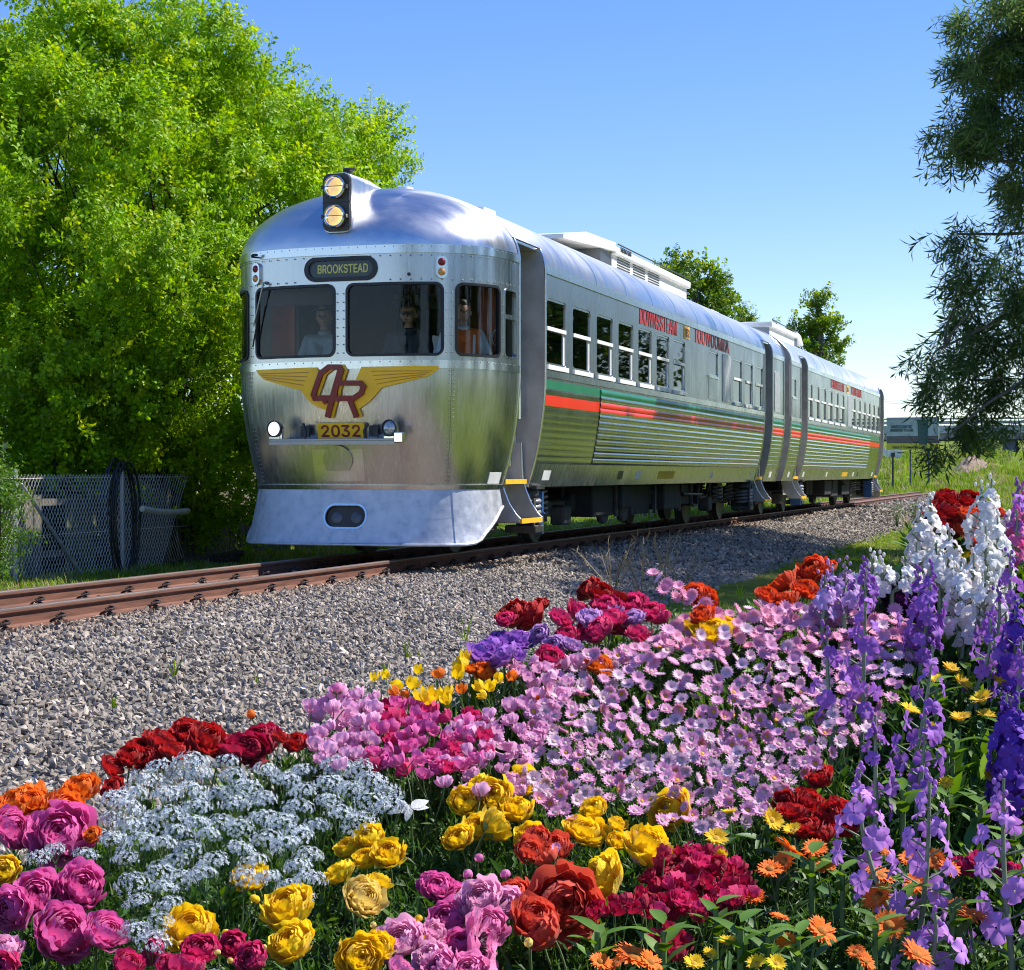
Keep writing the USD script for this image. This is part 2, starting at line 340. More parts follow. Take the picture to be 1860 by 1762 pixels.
def flank(z0, z1, s0, s1, side, depth, d=0.0):
    n = max(3, int((z1-z0)/.0815*9)+2); z = np.linspace(z0, z1, n); P0, _ = S(np.full(n, sa(s0, side)), z, d+flute(z, depth)); P1, _ = S(np.full(n, sa(s1, side)), z, d+flute(z, depth))
    P = np.stack([P0, P1], 1); P[:, 0, 1] = s0; P[:, 1, 1] = s1
    v, f = grid(P); return (v, f) if side < 0 else (v, f[:, ::-1])
def strip_tube(pts, r): return tube(pts, r, 6)
def text_on(txt, height, centre_a, z0, side_a=1, width=None, d=.004, bold=True, depth=.003, fi=ins):
    """Flat lettering laid on the shell, reading left to right from outside."""
    m = meshkit.text_mesh(txt, height, depth, bold); v = np.array(m.vertices); w = v[:, 0].max()-v[:, 0].min()
    v[:, 0] -= (v[:, 0].max()+v[:, 0].min())/2
    if width: v[:, 0] *= width/w
    P, N = S(centre_a+v[:, 0], z0+v[:, 1], 0*v[:, 0], fi); return P+N*(d+v[:, 2:3]), np.array(m.faces)
def person(parent_name, label, loc, rotz, top, legs, skin=(.45, .26, .19), hair='hair_dark', hatc=None, vest=None, hand_up=False, sit=False, glasses=False):
    t = thing(parent_name, label, 'person', loc, rotz)
    def hulls(bones, edge=.03, it=6):
        ms = []
        for a, ra, b, rb in bones:
            s1 = manifold3d.Manifold.sphere(ra, 20).translate(a); s2 = manifold3d.Manifold.sphere(rb, 20).translate(b); ms.append(manifold3d.Manifold.batch_hull([s1, s2]))
        m = manifold3d.Manifold.batch_boolean(ms, manifold3d.OpType.Add).refine_to_length(edge).to_mesh()
        tm = trimesh.Trimesh(m.vert_properties[:, :3], m.tri_verts); trimesh.smoothing.filter_taubin(tm, iterations=it); return tm
    zs = .46 if sit else .92                                     # hip height
    sh = zs+.50
    # faces -y
    hip = [(-.09, 0, zs), (.09, 0, zs)]
    if sit:
        kn = [(-.11, -.42, zs+.02), (.11, -.42, zs+.02)]; ft = [(-.11, -.42, .08), (.11, -.42, .08)]
    else:
        kn = [(-.1, -.02, .50), (.1, -.02, .50)]; ft = [(-.1, .02, .08), (.1, .02, .08)]
    toe = [(f[0], f[1]-.16, .05) for f in ft]
    if hand_up: el = [(-.30, -.18, sh-.22), (.27, -.12, sh-.28)]; wr = [(-.13, -.24, sh+.22), (.22, -.34, sh-.26)]
    else: el = [(-.27, -.08, sh-.28), (.27, -.08, sh-.28)]; wr = [(-.19, -.32, sh-.33), (.19, -.32, sh-.33)]
    shd = [(-.18, 0, sh-.02), (.18, 0, sh-.02)]
    body = [((0, 0, sh), .055, (0, -.01, sh+.11), .052)]
    body += [(hip[i], .085, kn[i], .06) for i in (0, 1)]+[(kn[i], .058, ft[i], .042) for i in (0, 1)]+[(ft[i], .045, toe[i], .035) for i in (0, 1)]
    body += [(shd[i], .055, el[i], .042) for i in (0, 1)]+[(el[i], .04, wr[i], .028) for i in (0, 1)]
    body += [((-.06, .01, zs), .10, (-.09, 0, zs+.32), .11), ((.06, .01, zs), .10, (.09, 0, zs+.32), .11), ((-.09, 0, zs+.32), .11, (-.13, 0, sh-.04), .07), ((.09, 0, zs+.32), .11, (.13, 0, sh-.04), .07), ((-.13, 0, sh-.04), .07, (.13, 0, sh-.04), .07)]
    hd = (0, -.03, sh+.25)
    body += [((0, -.02, sh+.27), .092, (0, -.045, sh+.20), .068), ((0, -.122, sh+.235), .014, (0, -.14, sh+.215), .015), ((-.083, -.02, sh+.235), .02, (-.085, -.015, sh+.215), .016), ((.083, -.02, sh+.235), .02, (.085, -.015, sh+.215), .016)]
    for i, sg in ((0, -1), (1, 1)):                               # palms and fingers
        w = np.array(wr[i]); dr = np.array([0, -.02, 1.0]) if (hand_up and i == 0) else np.array([-.25*sg, -1, -.1]); dr /= np.linalg.norm(dr)
        ac = np.cross(dr, [0, 1, 0] if (hand_up and i == 0) else [0, 0, 1]); ac /= np.linalg.norm(ac)
        body.append((tuple(w), .028, tuple(w+dr*.075), .032))
        for q, ln in zip((-.03, -.01, .01, .03), (.065, .075, .07, .055)): body.append((tuple(w+dr*.08+ac*q), .0095, tuple(w+dr*(.08+ln)+ac*q*1.25), .008))
        body.append((tuple(w+dr*.03+ac*.03*sg), .011, tuple(w+dr*.08+ac*.062*sg), .009))
    bodyp = part(t, 'body', hulls(body, .02, 5), skin_mat(skin), smooth=True)
    shirt = [((-.06, .01, zs+.04), .118, (-.09, 0, zs+.32), .128), ((.06, .01, zs+.04), .118, (.09, 0, zs+.32), .128), ((-.09, 0, zs+.32), .128, (-.14, 0, sh-.035), .086), ((.09, 0, zs+.32), .128, (.14, 0, sh-.035), .086), ((-.14, 0, sh-.035), .086, (.14, 0, sh-.035), .086)]
    shirt += [(shd[i], .075, el[i], .058) for i in (0, 1)]+[(el[i], .056, tuple(np.array(el[i])*.35+np.array(wr[i])*.65), .044) for i in (0, 1)]
    part(bodyp, 'shirt', hulls(shirt, .03), top, smooth=True)
    part(bodyp, 'collar', lathe([(.064, sh+.03), (.078, sh+.06), (.074, sh+.085), (.062, sh+.06)], 16), top, smooth=True)
    tr = [(hip[i], .105, kn[i], .075) for i in (0, 1)]+[(kn[i], .075, (ft[i][0], ft[i][1], .14), .058) for i in (0, 1)]+[(hip[0], .11, hip[1], .11)]
    part(bodyp, 'trousers', hulls(tr, .035), legs, smooth=True)
    part(bodyp, 'shoes', cat(*[hulls([((f[0], f[1]+.03, .05), .05, (g[0], g[1], .042), .042)], .03, 3) for f, g in zip(ft, toe)]), 'black_rubber', smooth=True)
    hv = [((0, .0, sh+.295), .097, (0, .025, sh+.23), .088), ((0, -.045, sh+.325), .062, (0, .0, sh+.33), .07)]
    part(bodyp, 'hair', hulls(hv, .02, 3), hair, smooth=True)
    part(bodyp, 'eyes', cat(*[move(trimesh.creation.icosphere(2, .011), (sx*.032, -.118, sh+.245)) for sx in (-1, 1)]), 'black_rubber', smooth=True)
    part(bodyp, 'mouth', bx(-.022, .022, -.118, -.108, sh+.172, sh+.178), 'emblem_red')
    if glasses: part(bodyp, 'sunglasses', cat(bx(-.07, .07, -.132, -.118, sh+.243, sh+.262, .003), bx(-.062, -.012, -.136, -.122, sh+.225, sh+.26, .004), bx(.012, .062, -.136, -.122, sh+.225, sh+.26, .004)), 'black_rubber')
    if hatc: part(bodyp, 'hat', cat(lathe([(.0, sh+.40), (.085, sh+.395), (.098, sh+.33), (.16, sh+.315), (.165, sh+.308), (.098, sh+.305)], 20)), hatc, smooth=30)
    if vest:
        vb = [(tuple(np.array(a)), ra+.012, tuple(np.array(b)), rb+.012) for a, ra, b, rb in shirt[:5]]
        part(bodyp, 'vest', hulls(vb, .03), vest, smooth=True)
        part(bodyp, 'reflective_stripe', cat(*[tube([(sx*.1, -.155, zs+.1), (sx*.1, -.158, zs+.32), (sx*.11, -.115, sh-.02)], .016, 6) for sx in (-1, 1)]), 'white_paint', smooth=True)
    return t
def skin_mat(c):
    n = 'skin_%02d' % int(c[0]*100)
    if n not in M: mat(n, c, .55, 0, .1, 20)
    return n
mat('hair_dark', (.03, .022, .018), .6, 0, .2); mat('hair_grey', (.3, .29, .28), .6, 0, .2)
mat('shirt_grey', (.30, .38, .42), .8, 0, .12); mat('shirt_navy', (.03, .04, .06), .8, 0, .12); mat('shirt_blue', (.08, .22, .55), .8, 0, .12); mat('shirt_pale', (.55, .62, .68), .8, 0, .1)
mat('vest_orange', (.80, .16, .02), .7, 0, .1); mat('trousers_dark', (.04, .045, .06), .85, 0, .2)

def railmotor(label, loc, rotz, spec, front, group_name):
    T = thing('railmotor', label, 'railmotor', loc, rotz, group_name)
    DOORS = [(ND, 2.31), (16.99, 17.95)]; KD = .95; XI = 1.13
    # --- roof
    tt = np.concatenate([-_t[::-3], _t[::3]]); sx = np.interp(tt, np.concatenate([-_t[::-1], _t[1:]]), np.concatenate([-_px[::-1], _px[1:]])); ss = np.interp(np.abs(tt), _t, _ps)
    u = np.sin(np.linspace(PI/2, 0.0, 26)); u[-1] = 1e-3
    P = np.stack([np.stack([sx*q, ND+(ss-ND)*q, 0*sx+roofz(q)], 1) for q in u], 0)
    dome = part(T, 'nose_dome', grid(P), 'stainless_roof', smooth=True)
    roof = part(T, 'roof', cat(roof_strip(2.31, 16.99), roof_strip(17.95, CL)), 'stainless_roof')
    part(T, 'roof_over_door', roof_strip(ND, 2.31, -KD, KD), 'stainless_roof'); part(T, 'roof_over_door', roof_strip(16.99, 17.95, -KD, KD), 'stainless_roof')
    for s in np.arange(4.6, 16.9, 1.55): part(roof, 'roof_seam', cat(roof_strip(s, s+.035, d=.005), roof_strip(s+.034, s+.036, d=.001)), 'stainless_trim')
    # --- nose walls
    panes = {'windscreen': [(-1.10, -.06), (.06, 1.13)], 'corner': [(1.25, 1.88), (-1.88, -1.25)]}
    nose = sbox(-A1+.004, ZBELT, A1-.004, ZG)
    holes = [rrect(a, b, 2.16, 2.94, .09) for k in panes for a, b in panes[k]]+[rrect(*sorted((q*1.97, q*2.34)), 2.17, 2.93, .07) for q in (1, -1)]
    signp = rrect(-.40, .40, 2.985, 3.205, .11, 10)
    wall = part(T, 'nose_wall', sheet(nose.difference(unary_union(holes+[signp])), t=.03, me=.1), 'stainless')
    for k in panes:
        for a, b in panes[k]:
            hp = rrect(a, b, 2.16, 2.94, .09); g = part(T, 'windscreen' if k == 'windscreen' else 'corner_window', sheet(hp.difference(rrect(a+.028, b-.028, 2.188, 2.912, .065)), d=.014, t=.05, me=.1), 'black_rubber')
            part(g, 'pane', sheet(hp.buffer(-.01), d=-.012, t=.004, me=.12, back=False), 'pane')
    for q in (1, -1):
        a, b = sorted((q*1.97, q*2.34)); hp = rrect(a, b, 2.17, 2.93, .07)
        g = part(T, 'cab_side_window', sheet(hp.difference(rrect(a+.022, b-.022, 2.19, 2.91, .05)), d=.006, t=.03, me=.1), 'stainless_trim')
        part(g, 'pane', sheet(hp.buffer(-.01), d=-.02, t=.004, me=.12, back=False), 'pane'); part(g, 'bar', sheet(sbox(a, 2.60, b, 2.65), d=.004, t=.02), 'stainless_trim')
    sg = part(T, 'destination_sign', sheet(signp.buffer(.02).difference(rrect(-.37, .37, 3.012, 3.178, .085, 10)), d=.02, t=.05, me=.1), 'black_rubber')
    part(sg, 'blind', sheet(signp, d=-.012, t=.004, me=.12), 'sign_dark')
    if front.get('sign'): part(sg, 'lettering', text_on(front['sign'], .088, .02, 3.055, width=.58, d=-.008), 'sign_text')
    part(sg, 'pane', sheet(signp.buffer(-.01), d=.004, t=.004, me=.12, back=False), 'pane')
    # --- belts, gutters and seams
    part(T, 'gutter', sheet(sbox(-A1, ZG-.035, A1, ZG+.055), d=.016, t=.03, me=.1), 'stainless_trim')
    part(T, 'belt_strip', sheet(sbox(-A1, ZBELT-.02, A1, ZBELT+.065), d=.014, t=.03, me=.1), 'stainless_trim')
    part(T, 'lower_strip', sheet(sbox(-A1, .755, A1, .80), d=.022, t=.04, me=.1), 'stainless_trim', smooth=30)
    for a, b in ((-1.21, 1.21), (1.21, A1), (-A1, -1.21)):
        part(T, 'nose_lower_panel', sheet(sbox(a+.002, .79, b-.002, ZBELT-.015), t=.02, me=.1), 'stainless')
    riv = [(s*q, z) for q in (1.19, 1.235) for s in (1, -1) for z in np.arange(.84, 2.03, .045)]+[(a, z) for z in (ZG-.06, 3.0-.03, ZBELT+.05, 2.965) for a in np.arange(-2.3, 2.31, .11) if not (abs(a) < .45 and 2.96 < z < 3.2)]+[(a, ZG+.035) for a in np.arange(-2.3, 2.31, .1)]
    riv += [(a, z) for a in (-1.175, -.035, .035, 1.155, 1.215, 1.91) for z in np.arange(2.2, 2.92, .09)]
    rp, rn = S(*np.array(riv).T); rp = rp+rn*.013; oc = trimesh.creation.icosahedron(); ov = np.array(oc.vertices)*.008
    part(T, 'rivets', ((rp[:, None]+ov).reshape(-1, 3), (np.array(oc.faces)[None]+12*np.arange(len(rp))[:, None, None]).reshape(-1, 3)), 'stainless_dull', smooth=True, kind='stuff')
    # --- skirt
    sk = Polygon([(-2.33, .752), (-2.33, .56), (-2.2, .50), (-2.014, .405), (-1.747, .275), (-1.64, .205), (-1.534, .172), (-1.42, .16), (1.42, .16), (1.534, .172), (1.64, .205), (1.747, .275), (2.014, .405), (2.2, .50), (2.33, .555), (2.33, .752)])
    oval = rrect(-.245, .225, .345, .575, .11, 10)
    skp = part(T, 'skirt', sheet(sk.difference(oval), t=.012, me=.1, fi=ins_skirt), 'skirt_silver')
    edge = np.array(sk.exterior.coords)[1:-2]; ep, en = S(*np.array(LineString(edge).segmentize(.1).coords).T, fi=ins_skirt); part(skp, 'edge_bead', tube(ep+en*.004, .016, 8), 'skirt_silver', smooth=True)
    part(skp, 'fog_lamp_panel', sheet(oval, d=-.04, t=.004, me=.12, fi=ins_skirt), 'dark_grey_metal'); part(skp, 'fog_lamp_rim', sheet(oval.buffer(.022).difference(oval), d=.008, t=.03, me=.1, fi=ins_skirt), 'stainless_trim')
    for x in (-.125, .105):
        p, n = S(x, .455, fi=ins_skirt); part(skp, 'fog_lamp', xf(lathe([(0, .012), (.06, .006), (.086, -.008), (.092, -.03)], 24), rotm(n), p-n*.045), 'fog_grey', smooth=True)
    for a in (1.30, -1.30): part(skp, 'skirt_seam', sheet(sbox(a-.02, .17, a+.02, .75), d=.006, t=.01, fi=ins_skirt), 'skirt_silver')
    part(T, 'buffer_beam', bx(-.85, .85, .62, .85, .45, .74), 'under_black')
    # --- headlights on the dome
    hp = rrect(-.21, .10, 3.50, 4.115, .075); y0 = .02
    hb = Polygon([(y0, 3.50), (y0, 4.115), (.30, 4.14), (1.25, 4.13), (1.5, 4.08), (1.3, 3.6), (.4, 3.5)])
    fv = np.array([(x, y0+.02, z) for x, z in list(rrect(-.22, .11, 3.49, 4.125, .085).exterior.coords)]+[(-.055+(x+.055)*.75, .75, 3.5+(z-3.5)*1.02+.03) for x, z in list(rrect(-.19, .08, 3.5, 4.125, .11).exterior.coords)]+[(-.055+dx, 1.35, zz) for dx in (-.05, .05) for zz in (4.02, 4.11)])
    hh = trimesh.convex.convex_hull(fv); hl = part(T, 'headlight_housing', hh, 'stainless_roof', smooth=35)
    part(hl, 'face_plate', extr(hp, .03, FRONT, (0, y0+.02, 0)), 'dark_grey_metal'); part(hl, 'joint', bx(-.215, .105, y0-.012, y0+.01, 3.80, 3.812), 'black_rubber')
    for z in (3.965, 3.652):
        L = part(T, 'headlight', move(lathe([(.108, -.01), (.124, .0), (.124, .028), (.104, .034), (.100, .02)], 32, 'y') if False else xf(lathe([(.100, -.02), (.124, -.02), (.124, .02), (.112, .032), (.100, .028)], 32), rotm((0, -1, 0))), (-.055, y0-.05, z)), 'chrome', smooth=40)
        part(L, 'reflector', xf(lathe([(0, -.05), (.04, -.045), (.08, -.02), (.101, .012)], 28), rotm((0, -1, 0)), (-.055, y0-.065, z)), 'headlight_gold', smooth=True)
        part(L, 'lens', xf(lathe([(0, .045), (.05, .04), (.085, .026), (.102, .014)], 28), rotm((0, -1, 0)), (-.055, y0-.055, z)), 'pane', smooth=True)
        part(L, 'clasp', cat(bx(.062, .088, y0-.08, y0-.01, z-.02, z+.02), bx(-.2, -.172, y0-.08, y0-.01, z-.02, z+.02), tube([(-.17, y0-.105, z), (.06, y0-.105, z)], .004, 5)), 'dark_grey_metal')
    part(T, 'horn', cat(bx(-.03, .06, .12, .2, 4.12, 4.19, .01), tube([(.0, .10, 4.17), (.12, .10, 4.165)], .012, 8)), 'dark_grey_metal')
    for q in (1.103, -1.075):
        mk = part(T, 'marker_light', sheet(rrect(q-.062, q+.062, 2.975, 3.213, .06), d=.03, t=.03, me=.05), 'stainless_trim', smooth=30)
        for z, mm in ((3.147, 'lens_red'), (3.043, 'lens_amber')):
            p, n = S(q, z, .03); part(mk, 'lens', xf(lathe([(0, .026), (.022, .022), (.038, .008), (.042, -.004)], 20), rotm(n), p), mm, smooth=True)
    p, n = S(-1.05, 3.27); part(T, 'lamp_iron', cat(tube([p+n*.0, p+n*.1, p+n*.1+[0, 0, .02]], .01, 6), tube([p+n*.09+[0, 0, .02], p+n*.09+[.06, 0, .02]], .014, 6)), 'dark_grey_metal'); p, n = S(.76, 3.02); part(T, 'jumper_stud', xf(lathe([(0, .03), (.014, .028), (.018, .012), (.02, 0)], 12), rotm(n), p), 'dark_grey_metal', smooth=True)
    for a0, z0, a1, z1 in ((-.92, 2.985, -1.08, 2.52),):
        p0, n0 = S(a0, z0); p1, n1 = S(a1, z1); w = part(T, 'wiper', tube([p0+n0*.01, p0+n0*.055, p1+n1*.05], [.02, .011, .007], 8), 'stainless_dull', smooth=True)
        b0, m0 = S(-1.0, 2.74); b1, m1 = S(-1.12, 2.30); part(w, 'blade', tube([b0+m0*.03, b1+m1*.03], .009, 6), 'black_rubber')
    # --- crest, number plate, lamp shelf, round cover
    if front.get('crest'):
        LW = [(-1.063, 2.045), (-.264, 2.053), (-.237, 1.996), (-.278, 1.881), (-.323, 1.761), (-.297, 1.71), (-.197, 1.703), (-.138, 1.667), (-.16, 1.587), (-.203, 1.608), (-.323, 1.66), (-.399, 1.731), (-.464, 1.819), (-.545, 1.83), (-.702, 1.874), (-.941, 1.937), (-1.023, 1.997)]
        RW = [(.25, 2.048), (1.068, 2.051), (1.074, 2.019), (.965, 1.944), (.467, 1.825), (.41, 1.761), (.316, 1.672), (.204, 1.603), (.237, 1.523), (.188, 1.523), (.122, 1.704), (.183, 1.713), (.266, 1.772), (.29, 1.852), (.249, 1.903), (.184, 1.914)]
        Q = [(-.052, 1.727), (-.285, 1.728), (-.3, 1.765), (-.207, 1.989), (-.115, 2.053), (.004, 2.05), (.029, 2.012), (-.048, 1.807), (-.052, 1.727)]
        Rb = [(-.002, 1.882), (.243, 1.878), (.276, 1.84), (.247, 1.773), (.161, 1.719), (-.068, 1.722)]
        st = dict(cap_style='flat', join_style='mitre')
        lets = unary_union([LineString(Q).buffer(.028, **st), LineString([(.017, 2.017), (-.148, 1.524)]).buffer(.03, **st), LineString(Rb).buffer(.028, **st), LineString([(.117, 1.714), (.187, 1.521)]).buffer(.028, **st), LineString([(-.189, 1.738), (-.156, 1.673)]).buffer(.026, **st)])
        back = unary_union([Polygon(LW).buffer(0), Polygon(RW).buffer(0), affinity.translate(lets, .03, 0)])
        cr = part(T, 'winged_crest', sheet(back, d=.032, t=.024, me=.08), 'wing_yellow')
        part(cr, 'monogram', sheet(lets, d=.062, t=.04, me=.08), 'emblem_red')
        gr = [LineString([(s*(-1.0+.03*i), 2.0-.018*i), (s*(-.36-.02*i), 2.0-.045*i)]).buffer(.0045) for i in range(4) for s in (1, -1)]
        part(cr, 'feather_line', sheet(unary_union(gr), d=.034, t=.006), mat('wing_line', (.55, .22, .01), .5), kind=None)
    if front.get('number'):
        np_ = part(T, 'number_plate', sheet(rrect(-.275, .265, 1.295, 1.465, .008), d=.05, t=.03, me=.1), 'wing_yellow'); part(np_, 'numerals', text_on(front['number'], .118, -.005, 1.322, width=.45, d=.051), 'emblem_red')
    def arcs(q, a0, a1, z, d): P, N = S(np.linspace(a0, a1, q), z); return P+N*np.asarray(d)[..., None]
    sp = part(T, 'lamp_shelf', cat(bx(-.74, .70, -.20, .06, 1.262, 1.288, .004), bx(-.74, .70, -.205, -.197, 1.225, 1.262)), 'stainless_dull')
    for x in (-.70, .62):
        lp = part(T, 'ditch_light', xf(lathe([(.0, -.10), (.05, -.095), (.075, -.05), (.088, .0), (.09, .03), (.076, .034)], 28), rotm((-.12, -1, .04)), (x, -.14, 1.395)), 'black_paint', smooth=40)
        part(lp, 'lens', xf(lathe([(0, .03), (.05, .027), (.077, .018)], 24), rotm((-.12, -1, .04)), (x, -.14, 1.395)), 'lens_clear' if x < 0 else 'lens_grey', smooth=True)
        part(lp, 'bracket', cat(bx(x-.06, x+.06, -.16, -.10, 1.288, 1.31), bx(x+.06, x+.085, -.15, -.11, 1.29, 1.40)), 'chrome')
    lp = part(T, 'side_lamp', bx(.70, .80, -.24, -.15, 1.24, 1.35, .008), 'chrome'); part(lp, 'lens', bx(.712, .788, -.246, -.24, 1.255, 1.335), 'lens_clear')
    for x, q in ((-.36, -1), (.33, 1)):
        part(T, 'lamp_bracket', cat(tube([(x, -.12, 1.29), (x-.01*q, -.12, 1.37), (x+.03*q, -.10, 1.45)], .016, 8), bx(min(x, x+q*.1), max(x, x+q*.1), -.02, .01, 1.31, 1.43)), 'black_paint')
    cov = Polygon([(.17*math.cos(w), 1.07+.155*math.sin(w)) for w in np.linspace(-.25, PI+.25, 30)]+[(-.14, .955), (.12, .955)]); cov = affinity.translate(cov, -.08, 0)
    part(T, 'inspection_cover', sheet(cov, d=.03, t=.02, me=.08), 'stainless'); part(T, 'repair_patch', sheet(sbox(-.387, .837, .212, 1.174), d=.006, t=.006, me=.1), 'stainless_trim')
    part(T, 'jack_panel', sheet(sbox(1.93, .81, 2.27, .93), d=.006, t=.006), 'white_paint')
    # --- flanks
    for side in (1, -1):
        def A(s): return sa(s, side)
        def sb(s0, s1, z0, z1): return sbox(min(A(s0), A(s1)), z0, max(A(s0), A(s1)), z1)
        def rr(s0, s1, z0, z1, r): return rrect(min(A(s0), A(s1)), max(A(s0), A(s1)), z0, z1, r)
        for seg0, seg1 in ((2.31, 16.99), (17.95, CL)):
            hs = []
            for kind, a, b in spec:
                if not (seg0 <= a and b <= seg1): continue
                if kind == 'sash': hs.append(rr(a, b, 2.19, 2.97, .07))
                if kind == 'small': hs.append(rr(a, b, 2.56, 2.97, .05))
            w = sb(seg0, seg1, ZBELT, ZG)
            part(T, 'flank_wall', sheet(w.difference(unary_union(hs)) if hs else w, t=.035, me=None), 'stainless')
            part(T, 'gutter', sheet(sb(seg0, seg1, ZG-.035, ZG+.055), d=.014, t=.03, me=None), 'stainless_trim')
            part(T, 'sill_strip', sheet(sb(seg0, seg1, ZBELT-.005, ZBELT+.075), d=.014, t=.03, me=None), 'stainless_trim')
            ranges = [(seg0, 4.78, .0035), (4.78, seg1, .014)] if seg0 < 5 else [(seg0, seg1, .010)]
            for a, b, dep in ranges:
                for z0, z1, mm, nm in ((1.03, 1.712, 'fluted_steel', 'fluted_panel'), (1.712, 1.84, 'stripe_red', 'red_stripe'), (1.84, 1.912, 'fluted_steel', 'fluted_panel'), (1.912, 2.012, 'stripe_green', 'green_stripe'), (2.012, ZBELT, 'stainless', 'belt_panel')):
                    part(T, nm, flank(z0, z1, a, b, side, dep if dep > .005 or 'stripe' not in nm else 0), mm, smooth=50)
                part(T, 'sole_panel', flank(ZB, 1.03, a, b, side, 0), 'stainless', smooth=True)
            part(T, 'panel_joint', flank(1.0, 2.012, 4.77, 4.79, side, .0035, .004) if seg0 < 5 else flank(ZB, 1.0, seg0+.6, seg0+.61, side, 0, .003), 'stainless_dull', smooth=50)
        for kind, a, b in spec:
            if kind in ('sash', 'small'):
                zb = 2.19 if kind == 'sash' else 2.56; r = .07 if kind == 'sash' else .05
                fr = part(T, 'window', sheet(rr(a, b, zb, 2.97, r).difference(rr(a+.028, b-.028, zb+.028, 2.945, r-.02)), d=-.008, t=.03, me=None), 'stainless_trim')
                if kind == 'sash':
                    part(fr, 'sash_bar', sheet(sb(a+.02, b-.02, 2.595, 2.64), d=.006, t=.03, me=None), 'white_paint'); part(fr, 'pane', sheet(sb(a+.02, b-.02, 2.61, 2.955), d=-.02, t=.004, me=None, back=False), 'pane')
                    part(fr, 'pane', sheet(sb(a+.02, b-.02, 2.20, 2.60), d=-.03, t=.004, me=None, back=False), 'pane'); part(fr, 'stile', sheet(sb(b-.075, b-.03, 2.2, 2.6), d=-.018, t=.02, me=None), 'white_paint')
                    part(fr, 'sill', sheet(sb(a-.02, b+.02, 2.135, 2.19), d=.03, t=.03, me=None), 'white_paint')
                else:
                    part(fr, 'pane', sheet(sb(a+.02, b-.02, 2.57, 2.955), d=-.02, t=.004, me=None, back=False), 'pane'); part(fr, 'sill', sheet(sb(a-.01, b+.01, 2.52, 2.56), d=.02, t=.02, me=None), 'stainless_trim')
                    part(fr, 'lower_panel', sheet(sb(a+.01, b-.01, 2.16, 2.52), d=.006, t=.006, me=None), 'stainless')
            if kind == 'panel':
                part(T, 'blank_window', sheet(rr(a, b, 2.17, 2.99, .06), d=.008, t=.008, me=None), 'skirt_silver')
        for s, w, mm in ((2.75, .3, 'white_paint'), (6.3, .26, 'black_paint'), (7.3, .3, 'white_paint'), (8.7, 1.1, 'step_yellow'), (12.6, .22, 'white_paint'), (16.4, .26, 'white_paint'), (18.5, .26, 'white_paint')):
            part(T, 'sole_marking', sheet(sb(s, s+w, .84, .955), d=.003, t=.002, me=None), mm)
        # doors and steps
        for s0, s1 in DOORS:
            sg = part(T, 'door_recess', bx(*sorted((side*(XI-.03), side*XI)), s0+.002, s1-.002, .80, 3.86), 'recess_grey')
            ol = [(x-.004, z) for x, z in outline(ZB, .955)]; poly = Polygon(ol+[(XI, ol[-1][1]), (XI, ZB)])
            for s in (s0, s1-.03):
                R = np.stack([[side, 0, 0], [0, 0, 1], [0, 1, 0]], 1); v, f = extr(poly, .03, R, (0, s, 0)); part(sg, 'reveal', (v, f), 'recess_grey')
                ed = [(side*(x+.008), s+.015, z) for x, z in ol]; part(sg, 'edge_trim', tube(ed, .017, 6), 'stainless_trim', smooth=True)
            part(sg, 'lintel', bx(*sorted((side*XI, side*1.49)), s0+.03, s1-.03, 3.50, 3.53), 'stainless_trim')
            dr = part(sg, 'door', cat(bx(*sorted((side*XI, side*(XI+.03))), s0+.08, s0+.74, 1.08, 3.46, .006), bx(*sorted((side*(XI+.03), side*(XI+.045))), s0+.08, s0+.66, 2.20, 2.24)), 'stainless_dull')
            part(sg, 'door_window', bx(*sorted((side*(XI+.03), side*(XI+.034))), s0+.12, s0+.56, 2.28, 3.36), 'sign_dark'); part(sg, 'door_edge', bx(*sorted((side*(XI+.03), side*(XI+.05))), s0+.64, s0+.72, 1.1, 3.44), 'black_rubber')
            part(sg, 'door_handle', cat(xf(lathe([(0, .09), (.03, .085), (.034, .06), (.014, .05), (.014, 0)], 14), rotm((side, 0, 0)), (side*(XI+.03), s0+.5, 2.02)), bx(*sorted((side*(XI+.03), side*(XI+.04))), s0+.44, s0+.56, 1.95, 2.1)), 'chrome', smooth=40)
            for k in range(7): part(sg, 'vent_slat', bx(*sorted((side*(XI+.03), side*(XI+.05))), s0+.16, s0+.5, 1.30+.06*k, 1.33+.06*k), 'white_paint')
            part(sg, 'kick_plate', bx(*sorted((side*XI, side*(XI+.06))), s0+.04, s0+.78, 1.02, 1.08), 'stainless_trim')
            sgn = s1-.16; part(sg, 'grab_rail', cat(tube([(side*1.30, sgn, 1.55), (side*1.30, sgn, 2.72)], .02, 8), *[tube([(side*1.30, sgn, z), (side*1.30, s1-.02, z)], .011, 6) for z in (1.58, 2.14, 2.70)]), 'chrome', smooth=40)
            part(sg, 'conduit', cat(tube([(side*1.18, s1-.12, 1.0), (side*1.18, s1-.12, 3.4)], .02, 8), tube([(side*1.22, s1-.06, 1.2), (side*1.22, s1-.06, 3.35)], .012, 8)), 'stainless_trim', smooth=40)
            cur = [(1.30, 1.28), (1.31, 1.0), (1.325, .84), (1.36, .72), (1.42, .58), (1.50, .46), (1.55, .41)]
            stp = Polygon(cur+[(1.55, .38), (1.30, .38), (1.19, .50), (1.13, .70), (1.10, 1.0), (1.10, 1.28)]).buffer(0)
            st = group(T, 'boarding_step')
            for s in (s0+.10, s1-.10): part(st, 'stringer', extr(stp, .02, np.stack([[side, 0, 0], [0, 0, 1], [0, 1, 0]], 1), (0, s, 0)), 'recess_grey')
